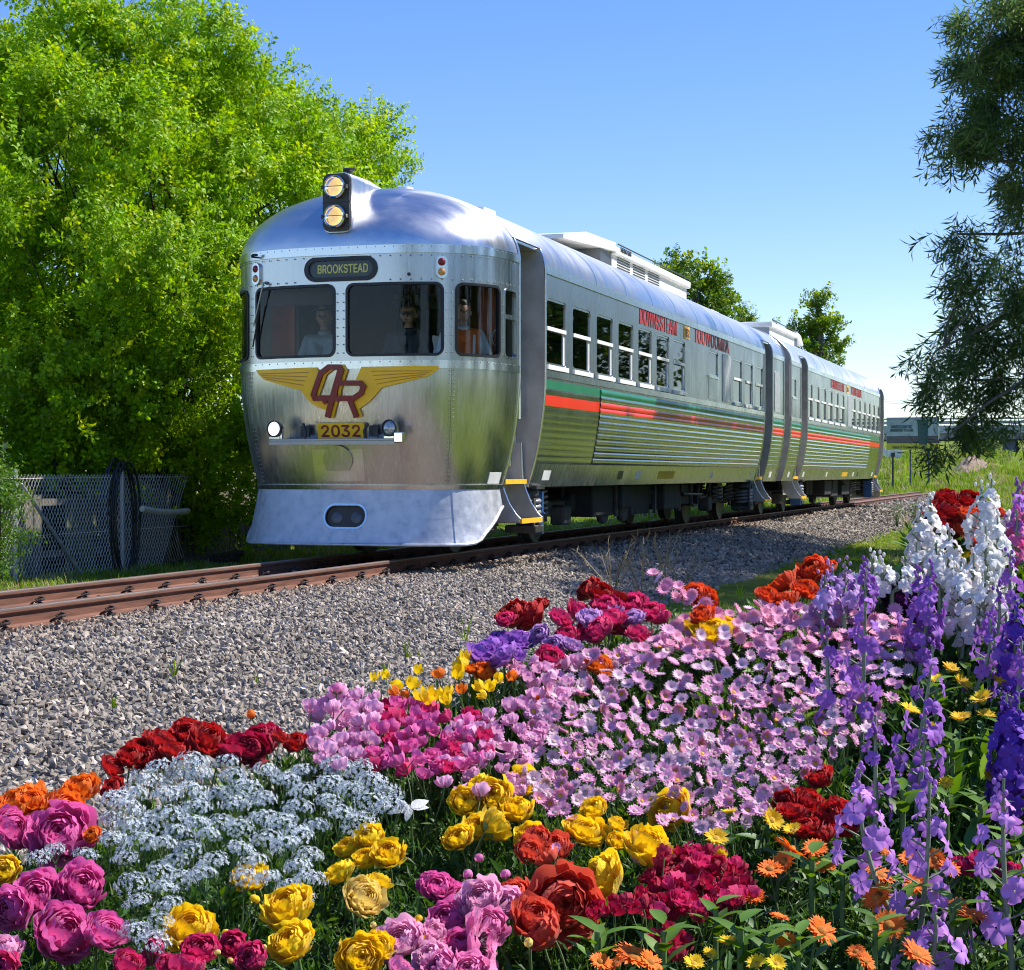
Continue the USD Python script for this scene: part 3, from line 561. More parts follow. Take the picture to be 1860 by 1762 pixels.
            for s in (s0+.11, s1-.09): part(st, 'stringer_edge', tube([(side*(x+.006), s, z) for x, z in cur], .012, 6), 'stainless_trim', smooth=True)
            part(st, 'riser', cat(bx(*sorted((side*1.14, side*1.16)), s0+.12, s1-.10, .44, 1.02)), 'recess_grey')
            for z, x0, x1 in ((.835, 1.15, 1.37), (.395, 1.25, 1.56)):
                part(st, 'tread', bx(*sorted((side*x0, side*(x1-.012))), s0+.122, s1-.102, z-.03, z), 'recess_grey'); part(st, 'tread_nosing', bx(*sorted((side*(x1-.012), side*(x1+.01))), s0+.125, s1-.105, z-.035, z+.02), 'step_yellow')
        # coil spring sideframes beside the steps
        for s in (2.62, 16.55):
            o = part(T, 'spring_unit', move(cat(lathe([(0, .74), (.15, .74), (.17, .70), (.17, .66), (.15, .63), (0, .63)], 20), bx(-.2, .2, -.16, .16, .735, .78)), (side*1.22, s, 0)), 'dark_grey_metal', smooth=30)
            part(o, 'spring_seat', bx(side*1.22-.19, side*1.22+.19, s-.17, s+.17, .22, .31, .01), 'dark_grey_metal')
            th = np.linspace(0, 2*PI*4.6, 110); part(o, 'coil', tube(np.stack([side*1.25+.145*np.cos(th), s+.145*np.sin(th), .33+.30*th/th[-1]], 1), .03, 7), 'spring_grey', smooth=True)
            part(o, 'damper', cat(bx(*sorted((side*1.15, side*1.38)), s+.20, s+.25, .20, .70), bx(*sorted((side*1.13, side*1.40)), s+.195, s+.255, .44, .455)), 'damper_blue')
            part(o, 'gusset', extr(Polygon([(-.17, .63), (-.17, .30), (-.05, .36), (.06, .63)]), .02, SIDE if side > 0 else SIDEL, (side*1.37, s, 0) if side > 0 else (side*1.37, s, 0)), 'bogie_grey')
        if front.get('letters'):
            t1, t2, t3 = front['letters']; L0 = front['letters_at']; r = 1 if side > 0 else -1
            for txt, sc, w, mm, nm in ((t1, L0[0], L0[3], 'letter_red', 'name_lettering'), (t3, L0[2], L0[4], 'letter_red', 'name_lettering')):
                part(T, nm, text_on(txt, .235, A(sc), 3.035-.0, width=w, d=.003), mm)
            pl = part(T, 'flank_number_plate', sheet(sb(L0[1]-.2, L0[1]+.2, 3.03, 3.23), d=.008, t=.008, me=None), 'wing_yellow'); part(pl, 'numerals', text_on(t2, .12, A(L0[1]), 3.07, width=.34, d=.009), 'emblem_red')
    # --- rear end, gangway
    ol = outline(ZB, .02, 18); rp = Polygon(ol+[(-x, z) for x, z in ol[::-1]]).difference(sbox(-.45, 1.0, .45, 3.1))
    part(T, 'rear_end_wall', extr(rp, .04, np.stack([[1, 0, 0], [0, 0, 1], [0, 1, 0]], 1), (0, CL-.045, 0)), 'recess_grey'); part(T, 'gangway', cat(*[bx(-.62, .62, CL+.02*k+.06*k, CL+.06+.08*k, .95, 3.3) for k in range(5)]) if front.get('gangway') else bx(-.6, .6, CL, CL+.05, .98, 3.2), 'black_rubber')
    for side in (1, -1): part(T, 'rear_edge_trim', tube([(side*x*1.003, CL-.02, z) for x, z in ol], .018, 6), 'stainless_trim', smooth=True)
    hose = [(.95, CL+.02, .74), (.98, CL+.14, .58), (1.0, CL+.20, .42), (.9, CL+.34, .30)]
    for q in (1, -1): part(T, 'end_hose', tube([(q*x, s, z) for x, s, z in hose], .05, 8), 'black_rubber', smooth=True)
    # --- roof gear
    ac0, ac1 = front['ac']; zz = 4.0
    pr = [(-.62, ac0), (-.5, ac0-.02), (.5, ac0-.02), (.62, ac0)]
    nose_ac = trimesh.convex.convex_hull(np.array([(x, s, z) for x, s, z in [(-.80, ac0+2.2, 4.40), (.80, ac0+2.2, 4.40), (-.80, ac0+2.2, 4.27), (.80, ac0+2.2, 4.27), (-.62, ac0, 4.26), (.62, ac0, 4.26), (-.62, ac0, 4.20), (.62, ac0, 4.20), (-.7, ac0+.9, 4.40), (.7, ac0+.9, 4.40)]]))
    acp = part(T, 'air_conditioner', cat(bx(-.80, .80, ac0+2.2, ac1, 4.23, 4.36, .02), nose_ac), 'white_paint', smooth=25)
    part(acp, 'base', bx(-.72, .72, ac0+1.6, ac1-.05, 3.98, 4.27), 'stainless_dull'); part(acp, 'side_panel', cat(bx(-.735, -.72, ac0+2.2, ac1-.06, 4.0, 4.27), bx(.72, .735, ac0+2.2, ac1-.06, 4.0, 4.27)), 'white_paint'); part(acp, 'lid_edge', cat(bx(.80, .812, ac0+2.3, ac1, 4.38, 4.398), bx(-.812, -.80, ac0+2.3, ac1, 4.38, 4.398)), 'dark_grey_metal')
    for k in range(3): part(acp, 'side_grille', cat(*[bx(.736, .742, ac0+2.5+1.0*k, ac0+3.3+1.0*k, 4.06+.04*j, 4.075+.04*j) for j in range(5)]), 'dark_grey_metal')
    if front.get('ac_text'):
        m = meshkit.text_mesh(front['ac_text'], .07, .004, True); v = np.array(m.vertices); part(acp, 'lettering', (v@SIDE.T+np.array([.803, ac0+2.45, 4.295]), np.array(m.faces)), 'black_paint')
    vent = trimesh.convex.convex_hull(np.array([(x+.62, s, z-.10) for x, s, z in [(-.13, 2.5, 4.02), (.13, 2.5, 3.98), (-.13, 3.05, 4.02), (.13, 3.05, 3.98), (-.09, 2.62, 4.22), (.09, 2.62, 4.20), (-.11, 3.0, 4.22), (.11, 3.0, 4.20)]]))
    part(T, 'roof_vent', vent, 'white_paint'); part(T, 'roof_vent', lathe([(0, 4.30), (.10, 4.295), (.11, 4.26), (.06, 4.25), (.06, 4.17)], 16)+() if False else move(lathe([(0, .12), (.09, .115), (.10, .08), (.055, .07), (.055, -.02)], 16), (.05, 1.75, 4.11)), 'white_paint', smooth=40)
    part(T, 'roof_hatch', bx(-.5, .5, 17.2, 18.0, 4.05, 4.18, .03), 'white_paint'); part(T, 'aerial', tube([(0, 15.6, 4.08), (0, 15.6, 4.36)], .018, 6), 'dark_grey_metal')
    # --- inside
    part(T, 'floor', extr(Polygon([(-.7, .45), (.7, .45), (1.0, .8), (1.05, 2.35), (1.3, 2.35), (1.3, 16.9), (1.05, 16.95), (1.05, 17.98), (1.3, 18), (1.3, CL-.06), (-1.3, CL-.06), (-1.3, 18), (-1.05, 17.98), (-1.05, 16.95), (-1.3, 16.9), (-1.3, 2.35), (-1.05, 2.35), (-1.0, .8)]), .05, np.eye(3), (0, 0, .99)), 'interior_dark'); part(T, 'ceiling', cat(bx(-1.25, 1.25, 2.4, CL-.06, 3.40, 3.43), bx(-.9, .9, .6, 2.4, 3.40, 3.43)), 'interior_cream')
    for s, op in ((2.33, 1), (11.0, 0), (13.65, 0), (16.96, 1)):
        bw = Polygon([(-1.5, 2.05), (-1.3, 1.04), (1.3, 1.04), (1.5, 2.05), (1.5, 3.4), (-1.5, 3.4)])
        if op: bw = bw.difference(sbox(-.35, 1.04, .35, 3.05))
        part(T, 'bulkhead', extr(bw, .03, np.stack([[1, 0, 0], [0, 0, 1], [0, 1, 0]], 1), (0, s, 0)), 'cab_brown')
    for q in (1, -1): part(T, 'cab_door', bx(*sorted((q*1.12, q*1.42)), 1.25, 1.275, 1.2, 3.1), 'door_orange')
    th = np.linspace(0, 2*PI, 24); part(T, 'door_ring', tube([(1.33+.05*math.cos(q), 1.245, 2.42+.09*math.sin(q)) for q in th], .007, 5), 'ring_white')
    part(T, 'driving_desk', cat(bx(-1.1, 1.1, .35, .72, 1.9, 2.02, .01), bx(-1.05, -.2, .4, .7, 1.04, 1.9), bx(.3, 1.05, .4, .7, 1.04, 1.9), bx(-.9, -.5, .4, .6, 2.02, 2.14, .01), bx(.35, .7, .42, .6, 2.02, 2.12, .01)), 'interior_dark')
    for x in (-.62, .62): part(T, 'cab_seat', cat(bx(x-.22, x+.22, 1.3, 1.75, 1.45, 1.55, .02), bx(x-.2, x+.2, 1.72, 1.8, 1.55, 2.25, .02), bx(x-.05, x+.05, 1.45, 1.55, 1.04, 1.45)), 'black_paint')
    part(T, 'sun_visor', bx(-1.0, -.1, .28, .30, 2.75, 2.92), 'interior_dark')
    for s in list(np.arange(2.95, 10.6, 1.11))+[14.3, 15.4]:
        for q in (1, -1): part(T, 'passenger_seat', cat(bx(*sorted((q*.45, q*1.33)), s, s+.45, 1.38, 1.50, .03), bx(*sorted((q*.45, q*1.33)), s+.42, s+.52, 1.45, 2.20, .03)), 'seat_brown')
    # --- underneath
    for c in (3.5, 15.9):
        bg = part(T, 'bogie', cat(*[bx(q*.82-.06, q*.82+.06, c-2.0, c+2.0, .36, .56, .02) for q in (1, -1)], bx(-.85, .85, c-.25, c+.25, .38, .62), *[bx(q*.95-.1, q*.95+.1, c+w-.17, c+w+.17, .24, .50, .03) for q in (1, -1) for w in (-1.55, 1.55)]), 'bogie_grey')
        for w in (-1.55, 1.55):
            part(bg, 'axle', xf(lathe([(.06, -.75), (.06, .75)], 14), rotm((1, 0, 0)), (0, c+w, .39)), 'bogie_grey', smooth=True)
            for q in (1, -1):
                part(bg, 'wheel', xf(lathe([(.0, -.03), (.1, -.045), (.2, -.02), (.33, -.05), (.385, -.055), (.39, .05), (.42, .06), (.42, .085), (.3, .07), (.2, .03), (.1, .045), (0, .045)], 40), rotm((-q, 0, 0)), (q*.545, c+w, .392)), 'dark_grey_metal', smooth=30)
        for q in (1, -1):
            for w in (-.55, .55):
                th = np.linspace(0, 2*PI*4, 60); part(bg, 'bogie_spring', tube(np.stack([q*.98+.08*np.cos(th), c+w+.08*np.sin(th), .42+.28*th/th[-1]], 1), .02, 6), 'spring_grey', smooth=True)
            part(bg, 'brake_hanger', cat(tube([(q*.9, c-.9, .75), (q*.9, c-1.0, .3)], .03, 6), tube([(q*.9, c+.9, .75), (q*.9, c+1.0, .3)], .03, 6), tube([(q*1.0, c-1.2, .6), (q*1.0, c+.3, .48)], .02, 6)), 'bogie_grey')
    part(T, 'underframe', bx(-1.1, 1.1, .95, CL-.1, .74, .98), 'under_black')
    for s0, s1, x0, x1, zb in ((6.1, 7.2, .15, 1.1, .32), (7.4, 8.1, .5, 1.18, .42), (8.3, 9.6, -1.1, 1.05, .30), (10.2, 11.3, .3, 1.15, .34), (11.6, 12.6, -.9, 1.1, .40), (6.0, 7.6, -1.12, -.3, .32), (10.0, 11.2, -1.15, -.4, .36)):
        part(T, 'equipment_box', bx(x0, x1, s0, s1, zb, .75, .02), 'under_black')
    for s, x in ((5.75, .95), (9.9, .9), (12.9, .95)):
        part(T, 'air_tank', xf(lathe([(0, -.42), (.12, -.42), (.17, -.36), (.17, .36), (.12, .42), (0, .42)], 18), rotm((1, 0, 0)), (x-.45, s, .52)), 'under_black', smooth=40)
    for s in (7.3, 8.2, 9.7, 11.45): part(T, 'hanger_strap', cat(bx(1.08, 1.12, s, s+.1, .30, .78)), 'bogie_grey')
    ur = np.random.default_rng(int(CL)+len(label))
    for k in range(26):
        q = ur.uniform(5.3, 13.2); x = ur.uniform(.5, 1.15)*ur.choice([-1, 1], p=[.25, .75]); l = ur.uniform(.3, 1.6); z = ur.uniform(.35, .72); r_ = ur.uniform(.012, .035)
        part(T, 'pipe', tube([(x, q, .76), (x, q+.02, z+.05), (x+.02, q+.08, z), (x+ur.normal()*.05, q+l, z+ur.normal()*.03), (x, q+l+.05, .76)], r_, 6), ['bogie_grey', 'under_black', 'dark_grey_metal'][k % 3], smooth=True)
    for k in range(14):
        q = ur.uniform(5.4, 13.4); x = ur.uniform(.75, 1.08)*ur.choice([-1, 1], p=[.25, .75]); part(T, 'valve_box', bx(x-.07, x+.07, q, q+ur.uniform(.1, .3), ur.uniform(.36, .55), .74, .012), ['bogie_grey', 'under_black'][k % 2])
    part(T, 'drive_shaft', tube([(.0, 5.2, .55), (0, 8.3, .5)], .07, 10), 'bogie_grey', smooth=True)
    for s, x in ((6.9, 1.02), (7.9, 1.05)): part(T, 'flywheel_guard', xf(lathe([(0, -.04), (.26, -.04), (.28, 0), (.26, .04), (0, .04)], 24), rotm((1, 0, 0)), (x, s, .48)), 'bogie_grey', smooth=40)
    return T
pitchw = [2.37]+[2.37+1.108*k for k in range(1, 7)]
spec1 = [('sash', q, q+.82) for q in pitchw]+[('small', 11.65, 12.44), ('panel', 12.82, 13.57)]+[('sash', 13.84, 14.66), ('sash', 14.93, 15.75), ('sash', 16.03, 16.85), ('panel', 18.21, 18.82)]
spec2 = [('sash', 2.39+1.2*k*.97, 2.39+1.2*k*.97+.82) for k in range(6)]+[('panel', 9.17, 9.86)]+[('sash', 10.58+1.13*k, 10.58+1.13*k+.82) for k in range(5)]+[('sash', 16.2, 16.9), ('small', 18.6, 19.2)]
LINE = 'railmotors coupled on the track'
railmotor('leading stainless steel railmotor with winged crest and number plate on its nose', (XC, YN, ZRAIL), 0, spec1, dict(sign='BROOKSTEAD', crest=1, number='2032', ac=(6.3, 13.8), ac_text='THERMO KING', letters=('DOWNSSTEAM', '2032', 'TOOWOOMBA'), letters_at=(8.05, 9.95, 11.95, 2.35, 2.9), gangway=1), LINE)
railmotor('second stainless steel railmotor coupled behind the leading one, farther down the track', (XC, YN+39.62, ZRAIL), 180, spec2, dict(ac=(11.4, 17.2), letters=('DOWNSSTEAM', '2036', 'TOOWOOMBA'), letters_at=(11.9, 9.95, 8.1, 2.5, 2.4)), LINE)
cab = lambda x, s: (XC+x, YN+s, ZRAIL+1.04)
person('person', 'person in a grey shirt and dark hat behind the left windscreen of the cab', cab(-.72, 1.2), 8, 'shirt_grey', 'trousers_dark', hair='hair_grey', hatc='shirt_navy')
person('person', 'person in dark clothes and sunglasses behind the right windscreen of the cab', cab(.33, 1.15), 10, 'shirt_navy', 'trousers_dark', hair='hair_dark', glasses=True)
person('person', 'person in an orange hi-vis vest with a raised hand behind the corner window', cab(1.0, 1.05), 30, 'shirt_pale', 'trousers_dark', vest='vest_orange', hand_up=True, hair='hair_dark')
person('person', 'passenger in a bright blue shirt at the first flank window', (XC+1.05, YN+2.95+.25, ZRAIL+1.04), 20, 'shirt_blue', 'trousers_dark', sit=True)
# ---------------------------------------------------------------- ground, track, line-side
rng = np.random.default_rng(7)
def sstep(a, b, x): t = np.clip((x-a)/(b-a), 0, 1); return t*t*(3-2*t)
def ground_z(x, y):
    x, y = np.asarray(x, float), np.asarray(y, float)
    left = .20*sstep(-7.4, -8.9, x); bal = .27*sstep(-4.3, -6.5, x)*(1-sstep(-8.6, -9.3, x)*.3)
    z = np.where(x < -7.5, np.maximum(.19+0*x, .27*sstep(-9.0, -8.3, x)), bal)
    z = z+.035*(meshkit.fbm(np.stack([x*.6, y*.6, 0*x], -1), 3, 3)-.5)*sstep(-4.8, -3.8, x)+.05*(meshkit.fbm(np.stack([x*.3, y*.3, 0*x+4], -1), 3, 5)-.5)*sstep(-8.8, -10, x)
    hill = sstep(86, 172, y)*sstep(-60, -30, x)*3.1
    hill = hill+sstep(193, 270, y)*3.2*sstep(-120, -60, x)
    return z+hill+.35*sstep(90, 120, y)*(meshkit.fbm(np.stack([x*.12, y*.12, 0*x], -1), 4, 9)-.5)
xs = np.unique(np.concatenate([np.linspace(-400, -40, 10), np.linspace(-40, -12, 25), np.linspace(-12, -3, 60), np.linspace(-3, 30, 60), np.linspace(30, 400, 16)]))
ys = np.unique(np.concatenate([np.linspace(-300, -10, 10), np.linspace(-10, 60, 140), np.linspace(60, 210, 90), np.linspace(210, 900, 14)]))
GX, GY = np.meshgrid(xs, ys, indexing='ij'); GZ = ground_z(GX, GY)
grassn = dict(t=('geometry', {}), n=('noise_texture', dict(scale=.35, detail=6.0, roughness=.65)), n2=('noise_texture', dict(scale=9.0, detail=6.0, roughness=.7)),
              r=('rgb_ramp', dict(ramp=[(.3, (.07, .13, .014)), (.5, (.14, .20, .022)), (.64, (.24, .26, .05)), (.78, (.32, .28, .12))])), r2=('rgb_ramp', dict(ramp=[(.3, (.45, .45, .45)), (.7, (1.1, 1.1, 1.1))])),
              mx=('mix_color', dict(blend_type='multiply', fac=1.0)), b=('bump', dict(strength=.8, distance=.05)), p=('principled_bsdf', dict(roughness=.95, specular_ior_level=.1)))
M['grass_ground'] = usdkit.material(stage, '/World/Looks/grass_ground', grassn, [('t.position', 'n.vector'), ('t.position', 'n2.vector'), ('n.fac', 'r.fac'), ('n2.fac', 'r2.fac'), ('r.color', 'mx.a'), ('r2.color', 'mx.b'), ('mx.result', 'p.base_color'), ('n2.fac', 'b.height'), ('b.normal', 'p.normal')], surface='p.BSDF')
gp = np.stack([GX, GY, GZ], -1); v, f = grid(gp)
solo('ground', (v, f), 'grass_ground', 'grassy ground on both sides of the railway', smooth=True, kind='structure')
# ballast bed
bal_edge = lambda y: -4.35+1.7*(1-sstep(11, 19, y))
bxs = np.linspace(-9.0, -4.1, 34); bys = np.linspace(-12, 96, 190); BX, BY = np.meshgrid(bxs, bys, indexing='ij')
edge = .18*(meshkit.noise(np.stack([0*BY, BY*1.1, 0*BY], -1))-.5)+.1*(meshkit.noise(np.stack([0*BY+3, BY*4.1, 0*BY], -1))-.5)
BX2 = BX+edge*(BX > -4.5)+np.clip((BX+5.6)/1.5, 0, 1)*(bal_edge(BY)+4.35)-np.clip((-8.4-BX)/.6, 0, 1)*5.5*(1-sstep(9.0, 11.2, BY)); BZ = ground_z(BX2, BY)+.02-.05*(BX > -4.2)-.05*((BX < -8.9) & (BY > 10))
mat('ballast_base', (.17, .155, .14), .95, 0, .5, 22, bump=1.0, bscale=26, space='world')
solo('ballast_bed', grid(np.stack([BX2, BY, BZ], -1)), 'ballast_base', 'bed of grey crushed stone carrying the track', smooth=True, kind='structure')
M['ballast_stone'] = usdkit.material(stage, '/World/Looks/ballast_stone', {'o': ('object_info', {}), 't': ('texture_coordinate', {}), 'n': ('noise_texture', dict(scale=30.0, detail=4.0)),
    'r': ('rgb_ramp', dict(ramp=[(0, (.10, .088, .076)), (.25, (.27, .235, .195)), (.5, (.40, .35, .29)), (.75, (.33, .28, .23)), (1, (.60, .53, .45))])), 'r2': ('rgb_ramp', dict(ramp=[(.3, (.7, .7, .7)), (.7, (1.15, 1.12, 1.1))])),
    'mx': ('mix_color', dict(blend_type='multiply', fac=1.0)), 'p': ('principled_bsdf', dict(roughness=.9, specular_ior_level=.25)), 'gp': ('geometry', {}), 'sx': ('separate_xyz', {}), 'mr': ('map_range', dict(from_min=-6.15, from_max=-6.85, to_min=0.0, to_max=.7, clamp=True)), 'rs': ('mix_color', dict(blend_type='multiply', b=(.84, .64, .50))), 'nl': ('noise_texture', dict(scale=2.2, detail=4.0)), 'ml': ('map_range', dict(from_min=.35, from_max=.65, to_min=.35, to_max=1.2, clamp=True)), 'mm': ('math', dict(math_type='multiply', use_clamp=True)), 'lv': ('map_range', dict(from_min=.3, from_max=.7, to_min=.78, to_max=1.12, clamp=True)), 'hv': ('hsv', dict(hue=.5, saturation=1.0, fac=1.0))},
    [('gp.position', 'sx.vector'), ('sx.x', 'mr.value'), ('gp.position', 'nl.vector'), ('nl.fac', 'ml.value'), ('mr.result', 'mm.value1'), ('ml.result', 'mm.value2'), ('mm.value', 'rs.fac'), ('mx.result', 'rs.a'), ('nl.fac', 'lv.value'), ('lv.result', 'hv.value'), ('rs.result', 'hv.color'), ('hv.color', 'p.base_color'), ('o.random', 'r.fac'), ('t.object', 'n.vector'), ('n.fac', 'r2.fac'), ('r.color', 'mx.a'), ('r2.color', 'mx.b')], surface='p.BSDF')
stones = []
for k in range(9):
    r = np.random.default_rng(100+k); h = trimesh.convex.convex_hull(r.normal(size=(15, 3))*[1, .85, .62]); vv = np.array(h.vertices); vv /= np.abs(vv).max(); stones.append(((vv, np.array(h.faces)), 'ballast_stone', False))
def stone_field(n, x0, x1, y0, y1, r0, r1, lift):
    x = rng.uniform(x0, x1, n); y = rng.uniform(y0, y1, n)
    keep = (x < bal_edge(y)-.1+.18*rng.normal(size=n)) & ~((np.abs(x-(XC+.525)) < .075) | (np.abs(x-(XC-.525)) < .075)); x, y = x[keep], y[keep]
    s = rng.uniform(r0, r1, len(x))*np.where(rng.random(len(x)) < .12, 1.35, 1); z = ground_z(x, y)+.02+lift*s+rng.uniform(-.012, .02, len(x))
    return np.stack([x, y, z], 1), s
A_, sA = stone_field(76000, -6.95, -2.5, 3.5, 20, .013, .027, .25)
B_, sB = stone_field(22000, -6.95, -4.0, 20, 45, .024, .040, .25)
C_, sC = stone_field(5500, -6.95, -4.0, 45, 90, .05, .08, .2)
D_, sD = stone_field(5000, -8.7, -6.95, 8, 40, .024, .042, .2)
pos = np.vstack([A_, B_, C_, D_]); sc = np.concatenate([sA, sB, sC, sD])
p = scatter('/World/ballast_stones', stones, pos, rng.integers(0, 9, len(pos)), rquats(rng, len(pos)), sc)
tag(p, 'loose grey crushed stones of the ballast beside the rails', 'ballast', kind='stuff')

# rails with clips, sleepers
M['rail_rust'] = None; mat('rail_rust', (.17, .07, .043), .8, .1, .3, 6, stretch=(6, .4, 6), bump=.15, bscale=30, space='world')
mat('rail_head', (.26, .19, .16), .42, .5, .25, 5, stretch=(8, .3, 8), space='world'); mat('clip_iron', (.05, .028, .022), .7, .2, .3, 30)
rp = [(-.066, 0), (.066, 0), (.066, .010), (.024, .022), (.010, .034), (.010, .102), (.030, .114), (.0335, .120), (.0335, .134), (-.0335, .134), (-.0335, .120), (-.030, .114), (-.010, .102), (-.010, .034), (-.024, .022), (-.066, .010)]
hdp = [(-.0335, .1345), (-.032, .144), (-.024, .150), (.024, .150), (.032, .144), (.0335, .1345)]
RXZ = np.stack([[1, 0, 0], [0, 0, 1], [0, 1, 0]], 1)
def clip_mesh(x, y, q):
    z = .30; c = np.array([x+q*.066, y, z+.012]); w = lambda a, b, h: c+[q*a, b, h]
    loop = [w(-.03, -.05, .012), w(.015, -.055, .03), w(.05, -.03, .045), w(.055, .0, .05), w(.04, .03, .055), w(.0, .035, .062), w(-.02, .01, .045), w(.01, -.005, .025), w(.05, .01, .01)]
    return cat(tube(loop, .0105, 6), bx(c[0]-.02+q*.035, c[0]+.02+q*.035, y-.035, y+.035, z-.01, z+.03))
sleeper_y = np.arange(4.05, 62, .685)
for q, lab in ((1, 'rusty brown steel rail nearer the flower bed'), (-1, 'rusty brown steel rail on the far side of the track')):
    r_ = thing('rail', lab, 'rail', (XC+q*.525, 0, .30)); x = 0
    part(r_, 'web_and_foot', extr(Polygon(rp), 110, RXZ, (0, -15, 0)), 'rail_rust'); part(r_, 'rail_head', extr(Polygon(hdp), 110, RXZ, (0, -15, 0)), 'rail_head')
    for y in sleeper_y:
        part(r_, 'clip', move(clip_mesh(0, y+rng.uniform(-.02, .02), 1), (0, 0, -.30)), 'clip_iron')
    for y in (17.95, 29.0): part(r_, 'joint_bar', cat(bx(.010, .03, y-.3, y+.3, .03, .10), *[bx(.03, .045, y+k-.015, y+k+.015, .055, .08) for k in (-.22, -.08, .08, .22)]), 'rail_rust')
mat('concrete', (.30, .285, .26), .9, 0, .25, 8, bump=.2, bscale=30)
cp = cls('sleeper'); put(cp+'/body', bx(-1.05, 1.05, -.11, .11, .10, .285, .02), 'concrete')
for y in sleeper_y: inst('sleeper', cp, mtx((XC, y, 0), np.eye(3)), 'pale concrete sleeper under the rails, bedded in grey stone', 'sleeper', 'sleepers under the track')

ORDW = ['first', 'second', 'third', 'fourth', 'fifth', 'sixth', 'seventh', 'eighth', 'ninth', 'tenth', 'eleventh', 'twelfth', 'thirteenth', 'fourteenth', 'fifteenth', 'sixteenth']
# ---------------------------------------------------------------- leaves
def leafmat(name, col, tr=.4, island=.35, rough=.5, alt=None):
    col = np.array(col); alt = np.array(alt) if alt is not None else col*np.array([1.5, 1.25, .9])
    M[name] = usdkit.material(stage, '/World/Looks/'+name, {'g': ('geometry', {}), 'o': ('object_info', {}), 'ad': ('math', dict(math_type='add')), 'fr': ('math', dict(math_type='fraction')),
        'r': ('rgb_ramp', dict(ramp=[(0, tuple(col*.55)), (.35, tuple(col)), (.7, tuple(col*1.15)), (1, tuple(alt))])), 'p': ('principled_bsdf', dict(roughness=rough, specular_ior_level=.35)), 'tr': ('translucent_bsdf', {}), 'x': ('mix_closure', dict(fac=tr)),
        'hs': ('hsv', dict(hue=.485, saturation=1.1, value=1.5, fac=1.0))},
        [('g.random_per_island', 'ad.value1'), ('o.random', 'ad.value2'), ('ad.value', 'fr.value1'), ('fr.value', 'r.fac'), ('r.color', 'p.base_color'), ('r.color', 'hs.color'), ('hs.color', 'tr.color'), ('p.BSDF', 'x.closure1'), ('tr.BSDF', 'x.closure2')], surface='x.closure')
def leaf(l, w, fold=.25, curl=.15, tip=.55, n=3):
    """A folded leaf along +x, base at the origin."""
    t = np.linspace(0, 1, n+2); wd = w/2*np.sin(PI*np.power(t, tip))**.8; z = -curl*l*t*t
    mid = np.stack([l*t, 0*t, z], 1); L = np.stack([l*t, wd, z+fold*wd], 1)[1:-1]; R = np.stack([l*t, -wd, z+fold*wd], 1)[1:-1]
    v = np.vstack([mid, L, R]); m = n+2; f = []
    for k in range(m-1):
        for o, sgn in ((m, 1), (m+n, -1)):
            a, b = k, k+1; la, lb = (o+k-1 if k > 0 else None), (o+k if k < m-2 else None)
            tris = ([(a, b, lb)] if lb is not None else [])+([(a, lb, la)] if la is not None and lb is not None else [])+([(a, b, la)] if la is not None and lb is None else [])
            f += [x if sgn > 0 else x[::-1] for x in tris]
    return v, np.array(f)
def sprig(seed, n, length, l, w, droop=.2, spread=1.0, lay=.3, fold=.25, curl=.15, nn=1, twig=True):
    r = np.random.default_rng(seed); ms = []
    ax = np.stack([0*np.linspace(0, 1, 5), .05*np.sin(np.linspace(0, 3, 5))*length, np.linspace(0, length, 5)], 1)
    for k in range(n):
        t = (k+.6)/n; az = k*2.4+r.normal()*.4; el = r.normal()*.35+lay-droop
        d = np.array([math.cos(az)*math.cos(el), math.sin(az)*math.cos(el), math.sin(el)])*spread; d /= np.linalg.norm(d)
        up = np.array([0, 0, 1.0]) if abs(d[2]) < .95 else np.array([1.0, 0, 0]); y = np.cross(up, d); y /= np.linalg.norm(y); z = np.cross(d, y); roll = r.normal()*.6
        y2 = y*math.cos(roll)+z*math.sin(roll); z2 = np.cross(d, y2); s = r.uniform(.7, 1.15)
        ms.append(xf(leaf(l*s, w*s, fold, curl, n=nn), np.stack([d, y2, z2], 1), (ax[-1]*t+[0, 0, 0])+d*.015))
    if twig: ms.append(tube(ax, np.linspace(.006, .003, 5)*length/.35, 3))
    return cat(*ms)
mat('bark_dark', (.07, .05, .035), .95, 0, .4, 5, stretch=(6, 6, 1), bump=.6, bscale=12); mat('bark_grey', (.17, .14, .11), .9, 0, .4, 5, stretch=(6, 6, 1), bump=.5, bscale=12)
def crown_points(rng, blobs, per, sig, shell=.55, clus=None):
    """Clumped positions through the outer part of the blobs (centre, radius); returns points and outward directions."""
    P, D, Cs = [], [], []
    for c, r in blobs:
        c = np.asarray(c, float); r = np.broadcast_to(np.asarray(r, float), 3); vol = float(np.prod(r)**(2/3)); nc = max(3, int((clus or 9)*vol))
        d = rng.normal(size=(nc, 3)); d /= np.linalg.norm(d, axis=1, keepdims=True); k = rng.uniform(shell, 1.0, nc)**.8
        q = c+d*k[:, None]*r; Cs.append(q)
        n = rng.poisson(per, nc); idx = np.repeat(np.arange(nc), n); o = rng.normal(size=(len(idx), 3))*sig
        P.append(q[idx]+o); D.append(d[idx]*.9+o/sig*.55+np.array([0, 0, .15]))
    return np.vstack(P), np.vstack(D), np.vstack(Cs)
